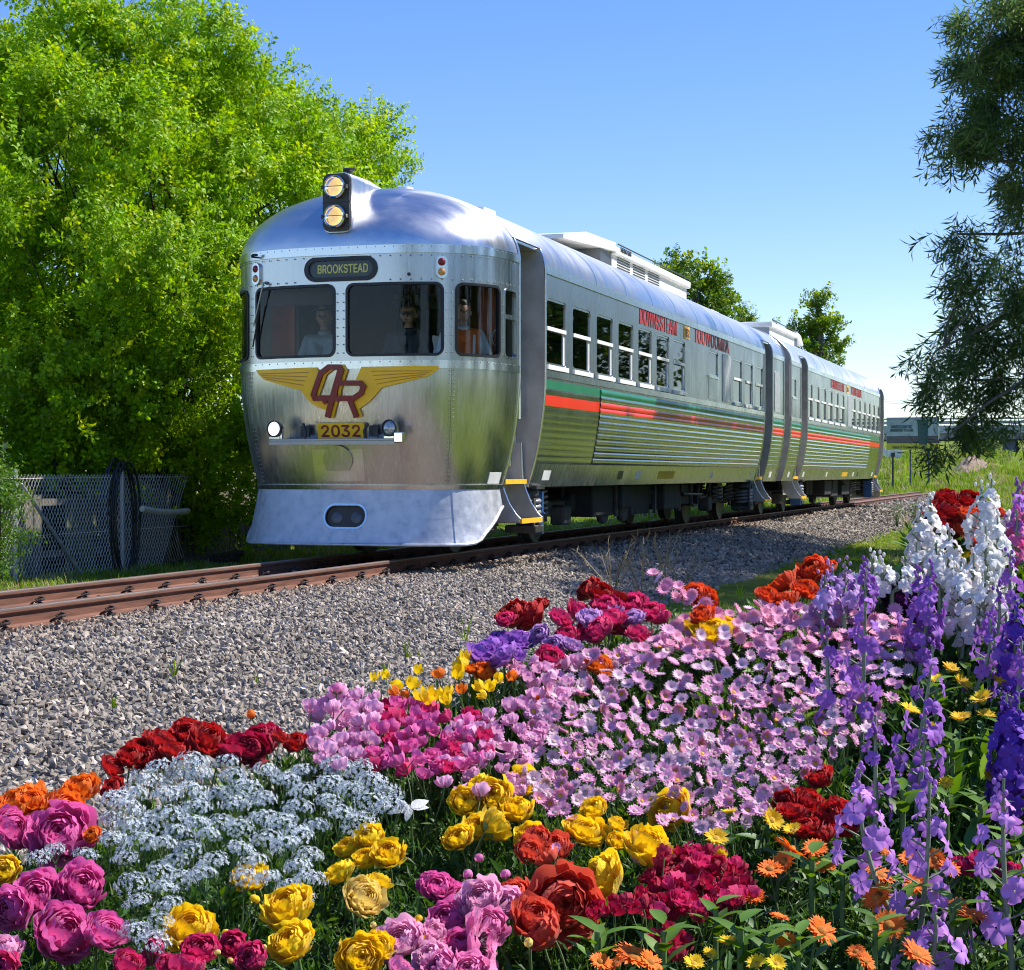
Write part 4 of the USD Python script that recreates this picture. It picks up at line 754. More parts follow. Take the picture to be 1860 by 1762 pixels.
def make_tree(name, label, base, trunk_pts, trunk_r, limbs, blobs, sprigs, per, sig, scale, bark, seed, shell=.55, clus=9, hang=False, twig_n=160, grp=None):
    r = np.random.default_rng(seed); t = thing(name, label, 'tree', base, group=grp); b = np.asarray(base, float)
    part(t, 'trunk', tube(np.asarray(trunk_pts)-b, np.linspace(trunk_r, trunk_r*.5, len(trunk_pts)), 12), bark, smooth=True)
    P, D, Cs = crown_points(r, blobs, per, sig, shell, clus)
    for st, en in limbs:
        st, en = np.asarray(st, float)-b, np.asarray(en, float)-b; k = np.linspace(0, 1, 9); q = st+(en-st)*k[:, None]+np.sin(PI*k)[:, None]*[0, 0, .12*np.linalg.norm(en-st)]+r.normal(size=(9, 3))*.05*np.sin(PI*k)[:, None]*np.linalg.norm(en-st)**.5
        part(t, 'limb', tube(q, np.linspace(trunk_r*(.2 if hang else .42), .015, 9), 8), bark, smooth=True)
    ends = np.array([np.asarray(e, float) for _, e in limbs]+[trunk_pts[-1]]); tw = []
    for c in Cs[r.permutation(len(Cs))[:twig_n]]:
        s = ends[np.argmin(((ends-c)**2).sum(1))]; k = np.linspace(0, 1, 6)[:, None]; q = s+(c-s)*k+np.sin(PI*k)*r.normal(size=3)*.12*np.linalg.norm(c-s)
        tw.append(tube(q-b, np.linspace(.022, .005, 6), 4))
    if tw: part(t, 'twigs', cat(*tw), bark, smooth=True, kind='stuff')
    if hang: D = D*[.5, .5, .2]+[0, 0, -.9]
    p = scatter(t+'/crown', sprigs, P-b, r.integers(0, len(sprigs), len(P)), quat_to(D, r.uniform(0, 6.28, len(P))), r.uniform(*scale, len(P))); tag(p, kind='stuff')
    return t
leafmat('leaf_spring', (.21, .39, .004), .45, alt=(.40, .50, .008)); leafmat('leaf_euc', (.085, .155, .050), .42, alt=(.19, .26, .05)); leafmat('leaf_far1', (.13, .24, .02), .4, alt=(.30, .36, .02)); leafmat('leaf_far0', (.06, .13, .02), .3); leafmat('leaf_far', (.05, .12, .02), .3, alt=(.15, .20, .02)); leafmat('leaf_bush', (.09, .20, .02), .4)
# large spring-green tree left of the train
def bl(L, D): return [(at(px, py, D+dd), rp/FL*(D+dd)) for px, py, rp, dd in L]
LT = [(60, 120, 150, 0), (200, 130, 140, 0), (330, 110, 120, .5), (430, 190, 120, 1), (520, 250, 110, 1.5), (590, 290, 100, 2.5), (645, 320, 80, 4), (-90, 250, 180, 0), (90, 300, 170, -1.2), (270, 310, 160, -1), (430, 380, 130, -.2), (560, 400, 110, 1.2),
      (-60, 480, 170, -1.2), (110, 500, 165, -1.8), (270, 520, 150, -1.5), (400, 560, 120, -1), (-80, 690, 150, -1.5), (70, 700, 130, -2), (210, 700, 130, -1.4), (340, 720, 120, -1), (430, 690, 90, -.2), (395, 840, 80, -.2), (420, 930, 55, .3), (40, 800, 80, -2), (150, 800, 75, -1.6), (350, 830, 60, 0), (480, 480, 90, 1), (668, 262, 48, 4.5), (700, 315, 36, 5), (330, 940, 45, .6), (90, 830, 60, -1.6), (200, 830, 55, -1.2), (260, 800, 60, -.8), (300, 700, 90, -.5), (410, 780, 70, 0), (0, 850, 60, -1.6), (380, 900, 55, .2), (440, 860, 45, .5), (150, 620, 120, -1.6), (520, 330, 100, 1), (620, 380, 80, 2.5), (300, 60, 60, .5), (400, 70, 50, 1), (120, 30, 70, 0), (20, 40, 80, 0), (230, 40, 50, .3)]
tb = at(285, 985, 23.2); tb[2] = .15
blobs = bl(LT, 23.0)
hid = [(at(200, 400, 26.5), 3.0), (at(0, 450, 27), 3.0), (at(400, 420, 27), 2.2)]
# the tree's own depth behind the face seen from the line
blobs += hid
lim = [(tb+[0, 0, .9], tb+[0, 0, .9]+(c+np.array([-.5, .9, 0])-tb-[0, 0, .9])*.62) for c, r in blobs[::3]][:11]
make_tree('spring_tree', 'large leafy spring-green tree standing beside the track left of the train', tb, [tb, tb+[.05, .1, .5], tb+[-.1, .1, 1.2], tb+[.1, .2, 2.4], tb+[.0, .3, 4.2]], .34, lim, blobs,
          [(sprig(k, 14, .26, .075, .055, droop=.1, lay=.35, nn=1), 'leaf_spring', False) for k in range(4)], 34, .135, (.7, 1.2), 'bark_dark', 11, shell=.45, clus=16, twig_n=130)
# eucalyptus at the right
EB = [(1810, 20, 95), (1850, 110, 90), (1780, 110, 62), (1790, 190, 70), (1745, 215, 42), (1715, 240, 34), (1745, 280, 40), (1830, 230, 75), (1860, 400, 50), (1775, 445, 48), (1740, 425, 28), (1815, 500, 62), (1760, 520, 45), (1745, 580, 48), (1715, 630, 40), (1685, 672, 28), (1790, 610, 62), (1845, 590, 70), (1765, 690, 52), (1720, 715, 36), (1835, 690, 55), (1740, 770, 36), (1712, 800, 22), (1775, 745, 30), (1850, 760, 26), (1700, 690, 30), (1905, 300, 110), (1920, 560, 110), (1930, 80, 120)]
eb = [(at(px, py, 26+((i*37) % 11)*.15-.6), r/FL*26) for i, (px, py, r) in enumerate(EB)]
for c, r in (((1, 30, 10.5), 2.1), ((1.5, 34, 11.5), 2.2), ((2, 38, 12), 2.4), ((1.2, 25.5, 9.0), 1.8), ((2.0, 22.3, 8.5), 1.6), ((2.2, 27, 6.5), 1.6), ((4.5, 30, 8.5), 2.6), ((2.0, 31, 9.5), 2.4), ((6.0, 27, 7.0), 2.3), ((3.5, 26.5, 10.0), 2.0), ((6.5, 33, 9.5), 2.4), ((1.4, 33.5, 7.8), 2.0), ((3.2, 35, 9.5), 2.2)): eb.append((c, r))
ebase = np.array([3.4, 29.5, .0])
eb = [(c, r if r < 1.3 else np.array([r, r, r*.8])*.95) for c, r in eb]
make_tree('eucalyptus_tree', 'tall eucalyptus with drooping dark leaves at the right edge of the photo', ebase, [ebase, ebase+[-.1, .1, 2], ebase+[.1, 0, 5], ebase+[0, .2, 8.5]], .36, [(ebase+[0, 0, 2.6+.3*i], c) for i, (c, r) in enumerate(eb[2:39:4])], eb,
          [(sprig(40+k, 13, .34, .20, .036, droop=-.1, lay=.55, nn=1, fold=.1, curl=.25), 'leaf_euc', False) for k in range(4)], 9, .085, (.7, 1.15), 'bark_grey', 12, shell=.25, clus=44, hang=True, twig_n=200)
def RD(R, D, z): return np.array([*(R*RT[:2]+D*FW0[:2]), z])
# trees beyond the train
fs = [(sprig(60+k, 12, .8, .30, .22, nn=1), 'leaf_far', False) for k in range(3)]; ff = [(sprig(65+k, 13, .42, .17, .13, nn=1), 'leaf_far1', False) for k in range(3)]
def far_tree(L, D, label, seed):
    b_ = [(at(px, py, D), r/FL*D) for px, py, r in L]; g0 = at(L[0][0]+15, 700, D); g0[2] = float(ground_z(g0[0], g0[1])); top = b_[0][0]
    make_tree('background_tree', label, g0, [g0, g0*.6+top*.4, g0*.2+top*.8, top], .22, [(g0*.4+top*.6, c) for c, r in b_[1:5]], b_, ff, 13, .17, (.7, 1.1), 'bark_grey', seed, shell=.35, clus=13, twig_n=40, grp=None)
far_tree([(1240, 475, 18), (1235, 505, 18), (1275, 492, 22), (1268, 535, 32), (1312, 528, 20), (1316, 556, 20), (1222, 497, 9), (1290, 570, 34), (1243, 540, 18), (1280, 640, 70), (1280, 720, 70)], 62, 'broad green tree rising behind the roof air conditioner of the leading railmotor', 21)
far_tree([(1485, 540, 17), (1492, 568, 20), (1460, 583, 19), (1452, 605, 16), (1480, 612, 28), (1515, 590, 18), (1520, 622, 16), (1500, 645, 30), (1490, 720, 50), (1487, 560, 20)], 78, 'upright green tree rising behind the roof of the second railmotor', 22)
far_tree([(1352, 578, 9), (1348, 588, 11), (1356, 600, 14), (1350, 650, 25)], 85, 'small tree top showing above the rear of the leading railmotor', 23)
far_tree([(1402, 604, 9), (1405, 615, 10), (1398, 640, 18)], 90, 'smallest tree top, beside the joint between the two railmotors', 24)
# light bush at the far left
bb = [(at(-10, 900, 17.3), .30), (at(8, 880, 17.3), .18), (at(-20, 980, 17.3), .35), (at(5, 1040, 17.2), .18), (at(12, 950, 17.4), .14), (at(-40, 850, 17.4), .4), (at(20, 905, 17.2), .10)]
q0 = at(-5, 1075, 17.3); q0[2] = .18
bt = thing('bush', 'light green leafy bush at the left end of the wire fence', 'bush', q0); P, D, _ = crown_points(rng, bb, 12, .07, .3, 90)
part(bt, 'stem', tube(np.array([[0, 0, 0], [.02, 0, .4], [0, .05, 1.1]]), [.03, .025, .012], 8), 'bark_dark', smooth=True)
p = scatter(bt+'/foliage', [(sprig(80+k, 9, .13, .05, .024), 'leaf_bush', False) for k in range(3)], P-q0, rng.integers(0, 3, len(P)), quat_to(D, rng.uniform(0, 6, len(P))), rng.uniform(.7, 1.2, len(P))); tag(p, kind='stuff')

# dark hedge in the shade behind the fences
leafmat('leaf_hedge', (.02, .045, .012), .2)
hz_ = [((-13.2+.4*math.sin(y*1.7), y, .9+.25*math.sin(y*.9)), (1.1, 1.0, 1.0)) for y in np.arange(9, 34, 1.1)]
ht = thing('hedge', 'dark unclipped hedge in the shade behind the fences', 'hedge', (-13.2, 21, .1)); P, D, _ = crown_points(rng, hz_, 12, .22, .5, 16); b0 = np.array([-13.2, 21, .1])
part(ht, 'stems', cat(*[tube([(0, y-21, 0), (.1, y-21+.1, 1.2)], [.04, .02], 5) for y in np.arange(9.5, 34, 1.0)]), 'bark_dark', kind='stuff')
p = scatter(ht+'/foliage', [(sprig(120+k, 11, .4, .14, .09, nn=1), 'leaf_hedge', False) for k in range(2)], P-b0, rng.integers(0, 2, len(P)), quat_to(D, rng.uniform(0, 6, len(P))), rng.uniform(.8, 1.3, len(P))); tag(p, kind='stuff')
for i, (x, y, h) in enumerate(((20, -4, 8.5), (23, 6, 10), (21, 15, 8), (27, 27, 10), (24, 40, 9), (30, 54, 11), (10, -17, 9), (-2, -21, 10.5), (8.5, 41, 9.5), (10.5, 52, 10), (13, 63, 11), (11.5, 79, 10), (17, 74, 12), (14, 94, 11), (22, 88, 12))):
    r = np.random.default_rng(300+i); bs = [((x+r.normal()*1.3, y+r.normal()*1.3, h*q), 1.5+.9*math.sin(PI*q)) for q in (.3, .42, .55, .68, .8, .9)]
    make_tree('field_tree', ORDW[i]+' dark tree of the row beside the open ground right of the railway', (x, y, 0), [(x, y, 0), (x, y, h*.4), (x+.2, y, h*.85)], .25, [((x, y, h*.4), b[0]) for b in bs[1:4]], bs, fs, 7, .5, (1.1, 1.7), 'bark_grey', 300+i, shell=.4, clus=3.0, twig_n=10, grp='trees round the open ground')
# ---------------------------------------------------------------- fence, timber, hose coil, pipe
mat('galvanised', (.50, .50, .49), .45, .7, .2, 10); mat('wire_grey', (.74, .68, .56), .5, .5, .1); mat('old_timber', (.20, .175, .125), .95, 0, .35, 4, stretch=(14, 14, 1), bump=.4, bscale=20); mat('mossy_timber', (.17, .17, .065), .95, 0, .5, 4, stretch=(14, 14, 1), bump=.4)
FXX = -10.6; fz0, fz1 = .16, 1.36
fe = thing('wire_fence', 'galvanised chain link fence with a diagonal brace beside the track', 'fence')
for y in (15.9, 18.05, 12.0): part(fe, 'post', lathe([(0, 1.45), (.02, 1.44), (.028, 1.42), (.028, .05)], 12)[0:2] if False else move(lathe([(0, 1.42), (.02, 1.41), (.026, 1.39), (.026, .05)], 12), (FXX-.03, y, 0)), 'galvanised', smooth=40)
part(fe, 'brace', tube([(FXX+.02, 15.93, 1.26), (FXX+.04, 17.15, .18)], .018, 8), 'galvanised', smooth=True)
for z in (.22, .72, 1.33): part(fe, 'line_wire', tube([(FXX, 8, z), (FXX, 16, z-.012), (FXX, 19.6, z)], .003, 4), 'wire_grey')
ws = []; H = fz1-fz0; pw = .062
for y in np.arange(8-H, 19.2, pw):
    for s in (1, -1):
        a, b = y, y+H*.62; za, zb = (fz0, fz1) if s > 0 else (fz1, fz0)
        if b > 19.6 or b < 8: continue
        ws.append(tube([(FXX+.003*s, a, za), (FXX-.003*s, b, zb)], .0024, 3, cap=False))
part(fe, 'chain_mesh', cat(*ws), 'wire_grey', kind='stuff')
tf = thing('timber_fence', 'weathered timber paling fence in deep shade behind the wire fence', 'fence')
for i, y in enumerate(np.arange(11.0, 25.0, .165)):
    if 17.35 < y < 17.9 or (i*7) % 11 == 3: continue
    h = 1.15+.12*rng.normal(); part(tf, 'paling', bx(-11.32, -11.30+.012*rng.random(), y, y+.15, .15, h, .003), 'mossy_timber' if 17.9 < y < 18.5 else 'old_timber')
for z in (.4, 1.0): part(tf, 'rail', bx(-11.37, -11.325, 11, 25, z, z+.08), 'old_timber')
for y, w in ((15.72, .10), (16.12, .13)): part(tf, 'gate_post', bx(-10.95, -10.85, y, y+w, .1, 1.2, .008), 'old_timber')
part(tf, 'loose_board', bx(-10.9, -10.86, 16.3, 16.42, .1, 1.15, .006), 'old_timber')
mat('black_pipe', (.016, .015, .014), .4, 0, .2, 10); mat('ivory_pipe', (.55, .50, .36), .6, 0, .15, 8)
hc = at(206, 948, 20.35); th = np.linspace(0, 2*PI, 56)
hcx = thing('hose_coil', 'coil of black pipe hung upright on the wire fence', 'hose coil', hc)
for k in range(7):
    ry, rz = .25+.012*(k % 4), .60+.022*((k*3) % 7)
    part(hcx, 'loop', tube(np.stack([.06+.03*k-.09+.012*np.sin(2*th+k), ry*np.cos(th)+.012*k, rz*np.sin(th)+.01*np.cos(3*th)], 1), .014, 6), 'black_pipe', smooth=True)
pc0, pc1 = at(258, 924, 20.2), at(342, 928, 21.4); k = np.linspace(0, 1, 90); rr_ = .034+.004*np.sign(np.sin(k*2*PI*22)); pv = pc0+(pc1-pc0)*k[:, None]+np.sin(PI*k)[:, None]*[0, 0, -.03]
solo('corrugated_pipe', tube(pv, rr_, 12), 'ivory_pipe', 'ivory corrugated pipe end sticking out of the tree shade by the fence', 'pipe', smooth=True)
solo('log_pile', cat(*[tube([(-10.7+.06*i, 19.0+.1*j, .2+.06*i), (-10.4+.05*i, 20.3+.12*j, .2+.07*j)], .045, 8) for i in range(2) for j in range(3)]), 'bark_dark', 'dark heap of fallen branches at the foot of the tree', 'branches', smooth=True, kind='stuff')

# ---------------------------------------------------------------- grass
def tuft(seed, n, h, lean=.5, w=.006):
    r = np.random.default_rng(seed); ms = []
    for k in range(n):
        az = r.uniform(0, 6.28); hh = h*r.uniform(.45, 1.1); ln = lean*r.uniform(.2, 1)*hh; d = np.array([math.cos(az), math.sin(az), 0]); s = np.array([-d[1], d[0], 0])*w*r.uniform(.7, 1.3); o = r.normal(size=3)*[.04, .04, 0]*(h/.12)
        a, m, t = o, o+d*ln*.35+[0, 0, hh*.6], o+d*ln+[0, 0, hh]
        ms.append((np.array([a-s, a+s, m-s*.8, m+s*.8, t]), np.array([[0, 1, 3], [0, 3, 2], [2, 3, 4]])))
    return cat(*ms)
leafmat('grass_blade', (.15, .25, .018), .4, alt=(.36, .34, .10)); leafmat('grass_fresh', (.19, .32, .018), .4, alt=(.30, .38, .03)); leafmat('grass_dry', (.34, .27, .15), .3, alt=(.45, .38, .24))
tf_ = [(tuft(k, 14, .12), 'grass_blade', False) for k in range(4)]+[(tuft(9, 12, .14), 'grass_fresh', False), (tuft(10, 9, .16, .8), 'grass_dry', False)]
n = 30000
gx = np.concatenate([rng.uniform(-38, 45, 16000), rng.uniform(-4.6, 2.5, 11000), rng.uniform(-10.9, -8.7, 9000), rng.uniform(-13, -8.8, 3000), rng.uniform(-5, 30, 9000)]); gy = np.concatenate([86+74*rng.random(16000)**1.3, rng.uniform(6, 45, 11000), rng.uniform(9, 34, 9000), rng.uniform(30, 80, 3000), rng.uniform(45, 130, 9000)])
keep = meshkit.noise(np.stack([gx*1.3, gy*1.3, 0*gx], -1), 4) > .22; gx, gy = gx[keep], gy[keep]
okg = ~((gx < bal_edge(gy)-.05) & (gx > -8.5) & (gy < 92)) & ~((gx > -6) & (gx < 3) & (gy < 13)) & ~((gx > -6) & (gx < -3.4) & (gy < 24) & (rng.random(len(gx)) < .75)); gx, gy = gx[okg], gy[okg]
gs = rng.uniform(.55, 1.2, len(gx))*np.where(gy > 86, 3.0, np.where(gy > 45, 2.4, 1))*np.where((gx < -8.5) & (gx > -9.4), .75, 1)*np.where((gx > -6) & (gy < 45), .62, 1)
p = scatter('/World/grass', tf_, np.stack([gx, gy, ground_z(gx, gy)-.01], 1), rng.choice(6, len(gx), p=[.2, .2, .17, .15, .18, .10]), zquats(rng.uniform(0, 6.28, len(gx))), gs)
tag(p, 'short green grass growing on both sides of the railway', 'grass', kind='stuff')

# ---------------------------------------------------------------- overbridge, billboard, far details
mat('bridge_concrete', (.20, .20, .19), .85, 0, .2, 1.5, bump=.1); mat('bridge_rail', (.30, .33, .33), .6, .2, .15, 2); mat('pier_blue', (.10, .11, .16), .8, 0, .2, 3)
BRY = 190.0
br = thing('road_bridge', 'long grey road overbridge crossing beyond the trees at the right', 'bridge', (0, BRY, .55))
part(br, 'deck', bx(-30, 60, -4, 5, 4.3, 5.0), 'bridge_concrete'); part(br, 'parapet', bx(-30, 60, -4.25, -3.95, 4.95, 5.75), 'bridge_rail'); part(br, 'guard_rail', cat(bx(-30, 60, -4.1, -4.0, 5.9, 6.2), bx(-30, 60, -4.1, -4.0, 6.35, 6.5)), 'bridge_rail')
for x in np.arange(-28, 60, 6): part(br, 'guard_post', bx(x-.08, x+.08, -4.0, -3.85, 5.7, 6.5), 'bridge_rail')
for x in (at(1768, 850, 187)[0], at(1838, 850, 187)[0], at(1905, 850, 187)[0]):
    for y in (-2.5, 3): part(br, 'pier', bx(x-.65, x+.65, y-.5, y+.5, -.5, 4.3, .1), 'pier_blue')
bpos = at(1650, 790, 105); bw = 95/FL*105/2
bd = thing('billboard', 'wide roadside billboard with a grey picture panel over a yellow strip on two posts', 'billboard', (bpos[0]+.25, bpos[1], 0), -8)
ZB0 = lambda py: at(1650, py, 105)[2]
mat('bill_grey', (.27, .31, .33), .6, 0, .35, .8, stretch=(.3, 1, 1.6)); mat('bill_dark', (.02, .07, .06), .5, 0, .2); mat('bill_yellow', (.55, .46, .02), .6, 0, .1); mat('bill_pale', (.34, .40, .38), .6, 0, .3, 1.2); mat('bill_wood', (.11, .09, .085), .6, 0, .3, 1.5, stretch=(.4, 1, 3))
part(bd, 'panel', bx(-bw, bw, -.05, .05, ZB0(806), ZB0(758)), 'bill_pale'); part(bd, 'lower_picture', bx(-bw+.02, bw-.02, -.062, -.052, ZB0(805), ZB0(792)), 'bill_wood'); part(bd, 'top_band', bx(-bw, bw, -.062, -.052, ZB0(762), ZB0(758)), 'bill_grey')
part(bd, 'yellow_strip', bx(-bw, bw, -.06, .04, ZB0(817), ZB0(806.5)), 'bill_yellow')
def btext(t, h, x, z, w, m):
    q = meshkit.text_mesh(t, h, .01, True); v = np.array(q.vertices); v[:, 0] *= w/(v[:, 0].max()); part(bd, 'lettering', (v@FRONT.T+np.array([x, -.066, z]), np.array(q.faces)), m)
btext('BARISTA CRAFTED', .17, -bw+.28, ZB0(777.5), 1.25, 'bill_dark'); btext('WHENEVER YOU ARE', .17, -bw+.22, ZB0(784), 1.4, 'bill_dark'); btext('Heart of Toowoomba, 1 min', .16, -bw+.35, ZB0(814.5), 2.0, 'bill_dark')
part(bd, 'cup', xf(lathe([(0, -.75), (.24, -.75), (.33, .62), (.36, .66), (.36, .72), (0, .74)], 20), np.diag([1, .12, 1]), (.62, -.07, ZB0(785))), 'bill_dark', smooth=40)
for x in (-.15, .95): part(bd, 'post', bx(x-.05, x+.05, .06, .16, -.2, ZB0(800)), 'pier_blue')
sgp = at(1622, 826, 100); sn = thing('signpost', 'small dark line-side sign on a post in the grass below the billboard', 'sign', (sgp[0], sgp[1], 0)); part(sn, 'post', bx(-.05, .05, -.05, .05, 0, sgp[2]), 'dark_grey_metal'); part(sn, 'plate', bx(-.12, .12, -.07, -.05, sgp[2]-.12, sgp[2]+.12), 'dark_grey_metal')
mat('fence_white', (.55, .55, .54), .8, 0, .1, 2); wf = thing('paling_fence', 'pale paling fence at the top of the grass bank beyond the train', 'fence', (0, 146, 0))
x0_, x1_ = at(1600, 830, 150)[0], at(1650, 830, 150)[0]
for i, x in enumerate(np.arange(x0_, x1_, .27)): part(wf, 'paling', bx(x, x+.24, 0, .04, 1.6, at(1640, 818, 150)[2]+.1*rng.random()), 'fence_white')
pp = at(1771, 760, 195); solo('lamp_pole', cat(tube([(pp[0], pp[1]+2, 4.5), (pp[0], pp[1]+2, 12.5)], [.14, .10], 10), tube([(pp[0], pp[1]+2, 12.4), (pp[0]-1.5, pp[1]+2, 12.8)], .07, 8), bx(pp[0]-2.1, pp[0]-1.4, pp[1]+1.85, pp[1]+2.15, 12.72, 12.88)), 'pier_blue', 'grey street lamp pole standing on the road bridge', 'lamp pole', smooth=30)
mat('cable', (.2, .22, .26), .8)
for k, (ya, yb) in enumerate(((728, 726), (733, 731))): solo('power_line', tube([at(1560, ya+2, 150), at(1640, ya, 155), at(1760, yb-4, 160)], .018, 4), 'cable', ('upper' if k == 0 else 'lower')+' of two thin power lines crossing the sky right of the train', 'power line')
mat('dry_soil', (.24, .17, .12), .95, 0, .4, 4, bump=.6, bscale=14)
c = at(1765, 852, 125); th = np.linspace(0, 2*PI, 40); rr = np.linspace(0, 1, 8)
rr = np.linspace(0, 1, 26); th = np.linspace(0, 2*PI, 90)
wob = 1+.35*(meshkit.fbm(np.stack([np.cos(th)*1.7, np.sin(th)*1.7, 0*th], -1), 4, 2)-.5)*2
X = c[0]+np.outer(rr, np.cos(th)*wob)*1.2; Y = c[1]+np.outer(rr, np.sin(th)*wob)*9
Zz = ground_z(X, Y)-.12+.75*(1-rr[:, None]**1.5)*(.3+1.3*meshkit.fbm(np.stack([X*1.6, Y*.5, 0*X], -1), 5))
solo('soil_heap', grid(np.stack([X, Y, Zz], -1)), 'dry_soil', 'heap of bare brown soil and dead grass on the bank under the bridge', 'soil', smooth=True, kind='stuff')
# small dark bushy weeds by the far end of the track, hillside shrubs
wp = [(sprig(90+k, 10, .3, .10, .04), 'leaf_euc', False) for k in range(2)]
for (px, py, D, h, lab) in ((1630, 925, 44, .5, 'tall dark weed at the edge of the ballast beyond the train, left of its pair'), (1660, 922, 46, .5, 'tall dark weed at the edge of the ballast beyond the train, right of its pair'), (1700, 915, 50, .55, 'pale dry weed beside the reds of the flower bed')):
    b0 = at(px, py, D); b0[2] = float(ground_z(b0[0], b0[1])); w = thing('weed', lab, 'weed', b0); r = np.random.default_rng(px)
    part(w, 'stalks', cat(*[tube([(0, 0, 0), (r.normal()*.05, 0, h*.5), (r.normal()*.12, r.normal()*.1, h*r.uniform(.7, 1.2))], [.008, .006, .003], 4) for _ in range(9)]), 'grass_dry' if 'dry' in lab else 'leaf_euc')
    n = 46; P = np.stack([r.normal(size=n)*.12, r.normal(size=n)*.12, r.uniform(.05, h*1.1, n)], 1); p = scatter(w+'/foliage', wp if 'dry' not in lab else [(tuft(33, 8, .2), 'grass_dry', False)], P, r.integers(0, len(wp) if 'dry' not in lab else 1, n), rquats(r, n)*[1, .4, .4, 1], r.uniform(.4, .8, n)); tag(p, kind='stuff')
for i, (px, py, D, r_) in enumerate(((1805, 826, 150, 1.1), (1822, 842, 140, .9), (1785, 820, 155, .9))):
    c = at(px, py, D); g0 = c.copy(); g0[2] = float(ground_z(c[0], c[1])); w = thing('shrub', ('bright green shrub on the bank left of the bridge pier', 'low green shrub on the bank nearest the bridge pier', 'dark shrub highest on the bank under the bridge')[i], 'shrub', g0)
    part(w, 'stem', tube([(0, 0, 0), (0, 0, max(c[2]-g0[2], .3))], .05, 6), 'bark_dark'); P, D_, _ = crown_points(rng, [(c, r_)], 8, .2, .3, 18); p = scatter(w+'/foliage', fs, P-g0, rng.integers(0, 3, len(P)), quat_to(D_), rng.uniform(.3, .6, len(P))); tag(p, kind='stuff')
# ---------------------------------------------------------------- the flower bed
fr = np.random.default_rng(2024)
def bedD(py): return 2.45+(1762-py)*.00211
def bed_at(px, py, dd=0.0): return at(px, py, bedD(py)+dd)
_Dk = np.linspace(2.0, 4.6, 60); _zk = np.array([float((CAM+d*(FW-UP*((1762-(d-2.45)/.00211)-881)/FL))[2]) for d in _Dk])
def bloom_z(D): return np.interp(D, _Dk, _zk)
def edgeD(R): return np.interp(R, [-2.5, -.91, -.57, -.27, .17, .61, .93, 1.0, 1.3, 3], [2.2, 3.13, 3.42, 3.66, 3.95, 4.06, 4.10, 4.30, 4.36, 4.36])
def soil_z(x, y):
    R, D = x*RT[0]+y*RT[1], x*FW0[0]+y*FW0[1]; e = edgeD(R)-.02; top = bloom_z(np.clip(np.minimum(D, e), 2.0, 4.5))-.20
    top = np.where(D < 2.2, np.interp(D, [1.2, 2.2], [0, 1])*top, top)
    drop = np.clip((D-e)/.55, 0, 1); side = sstep(-2.1, -1.35, R)*(1-sstep(1.75, 2.4, R))
    return np.maximum(top*(1-drop**.7)*side, -.03)
gR, gD = np.meshgrid(np.linspace(-2.7, 3.1, 100), np.linspace(1.1, 5.2, 90), indexing='ij')
SX, SY = gR*RT[0]+gD*FW0[0], gR*RT[1]+gD*FW0[1]; SZ = soil_z(SX, SY)+.02*(meshkit.fbm(np.stack([SX*8, SY*8, 0*SX], -1), 3)-.5)
mat('bed_soil', (.035, .024, .016), .95, 0, .5, 30, bump=1.0, bscale=60, space='world')
solo('flower_bed_soil', grid(np.stack([SX, SY, SZ], -1)), 'bed_soil', 'dark soil mound of the flower bed', smooth=True, kind='structure')

def petalmat(name, col, tr=.3, deep=None, rough=.5, centre=None, r=1.0):
    """Petal colour with fine veins, a deeper tone for some petals and light coming through."""
    col = np.array(col, float); deep = np.array(deep) if deep is not None else col*np.array([.78, .6, .7])
    nd = {'g': ('geometry', {}), 'o': ('object_info', {}), 'ad': ('math', dict(math_type='add')), 'fr': ('math', dict(math_type='fraction')), 't': ('texture_coordinate', {}), 'n': ('noise_texture', dict(scale=2.2, detail=5.0, roughness=.7)),
          'r': ('rgb_ramp', dict(ramp=[(0, tuple(deep)), (.45, tuple(col)), (1, tuple(np.minimum(col*1.1+.02, .95)))])), 'mf': ('mix_float', dict(fac=.5)), 'p': ('principled_bsdf', dict(roughness=rough, specular_ior_level=.3, sheen_weight=.15)),
          'tr': ('translucent_bsdf', {}), 'x': ('mix_closure', dict(fac=tr)), 'b': ('bump', dict(strength=.25, distance=.1)), 'm': ('mapping', dict(scale=(5.0, 5.0, 1.0))), 'n2': ('noise_texture', dict(scale=2.5, detail=3.0))}
    ln = [('g.random_per_island', 'ad.value1'), ('o.random', 'ad.value2'), ('ad.value', 'fr.value1'), ('fr.value', 'mf.a'), ('t.object', 'n.vector'), ('n.fac', 'mf.b'), ('mf.result', 'r.fac'), ('r.color', 'p.base_color'), ('r.color', 'tr.color'),
          ('t.object', 'm.vector'), ('m.vector', 'n2.vector'), ('n2.fac', 'b.height'), ('b.normal', 'p.normal'), ('p.BSDF', 'x.closure1'), ('tr.BSDF', 'x.closure2')]
    M[name] = usdkit.material(stage, '/World/Looks/'+name, nd, ln, surface='x.closure')
COL = dict(yellow=(.93, .66, .006), pale_yellow=(.85, .68, .20), orange=(.82, .20, .012), orange_red=(.72, .075, .010), red=(.52, .014, .012), crimson=(.44, .006, .05), hot_pink=(.66, .03, .16), magenta=(.78, .15, .44), pink=(.84, .28, .54), light_pink=(.88, .46, .66),
           salmon=(.72, .10, .05), purple=(.37, .14, .58), violet=(.17, .05, .50), lilac=(.58, .36, .68), white=(.82, .82, .80), dark_purple=(.09, .006, .08), lilac_pink=(.82, .46, .68), bright_purple=(.56, .26, .74))
for k, c in COL.items(): petalmat('petal_'+k, c, tr=.36, rough=.65)
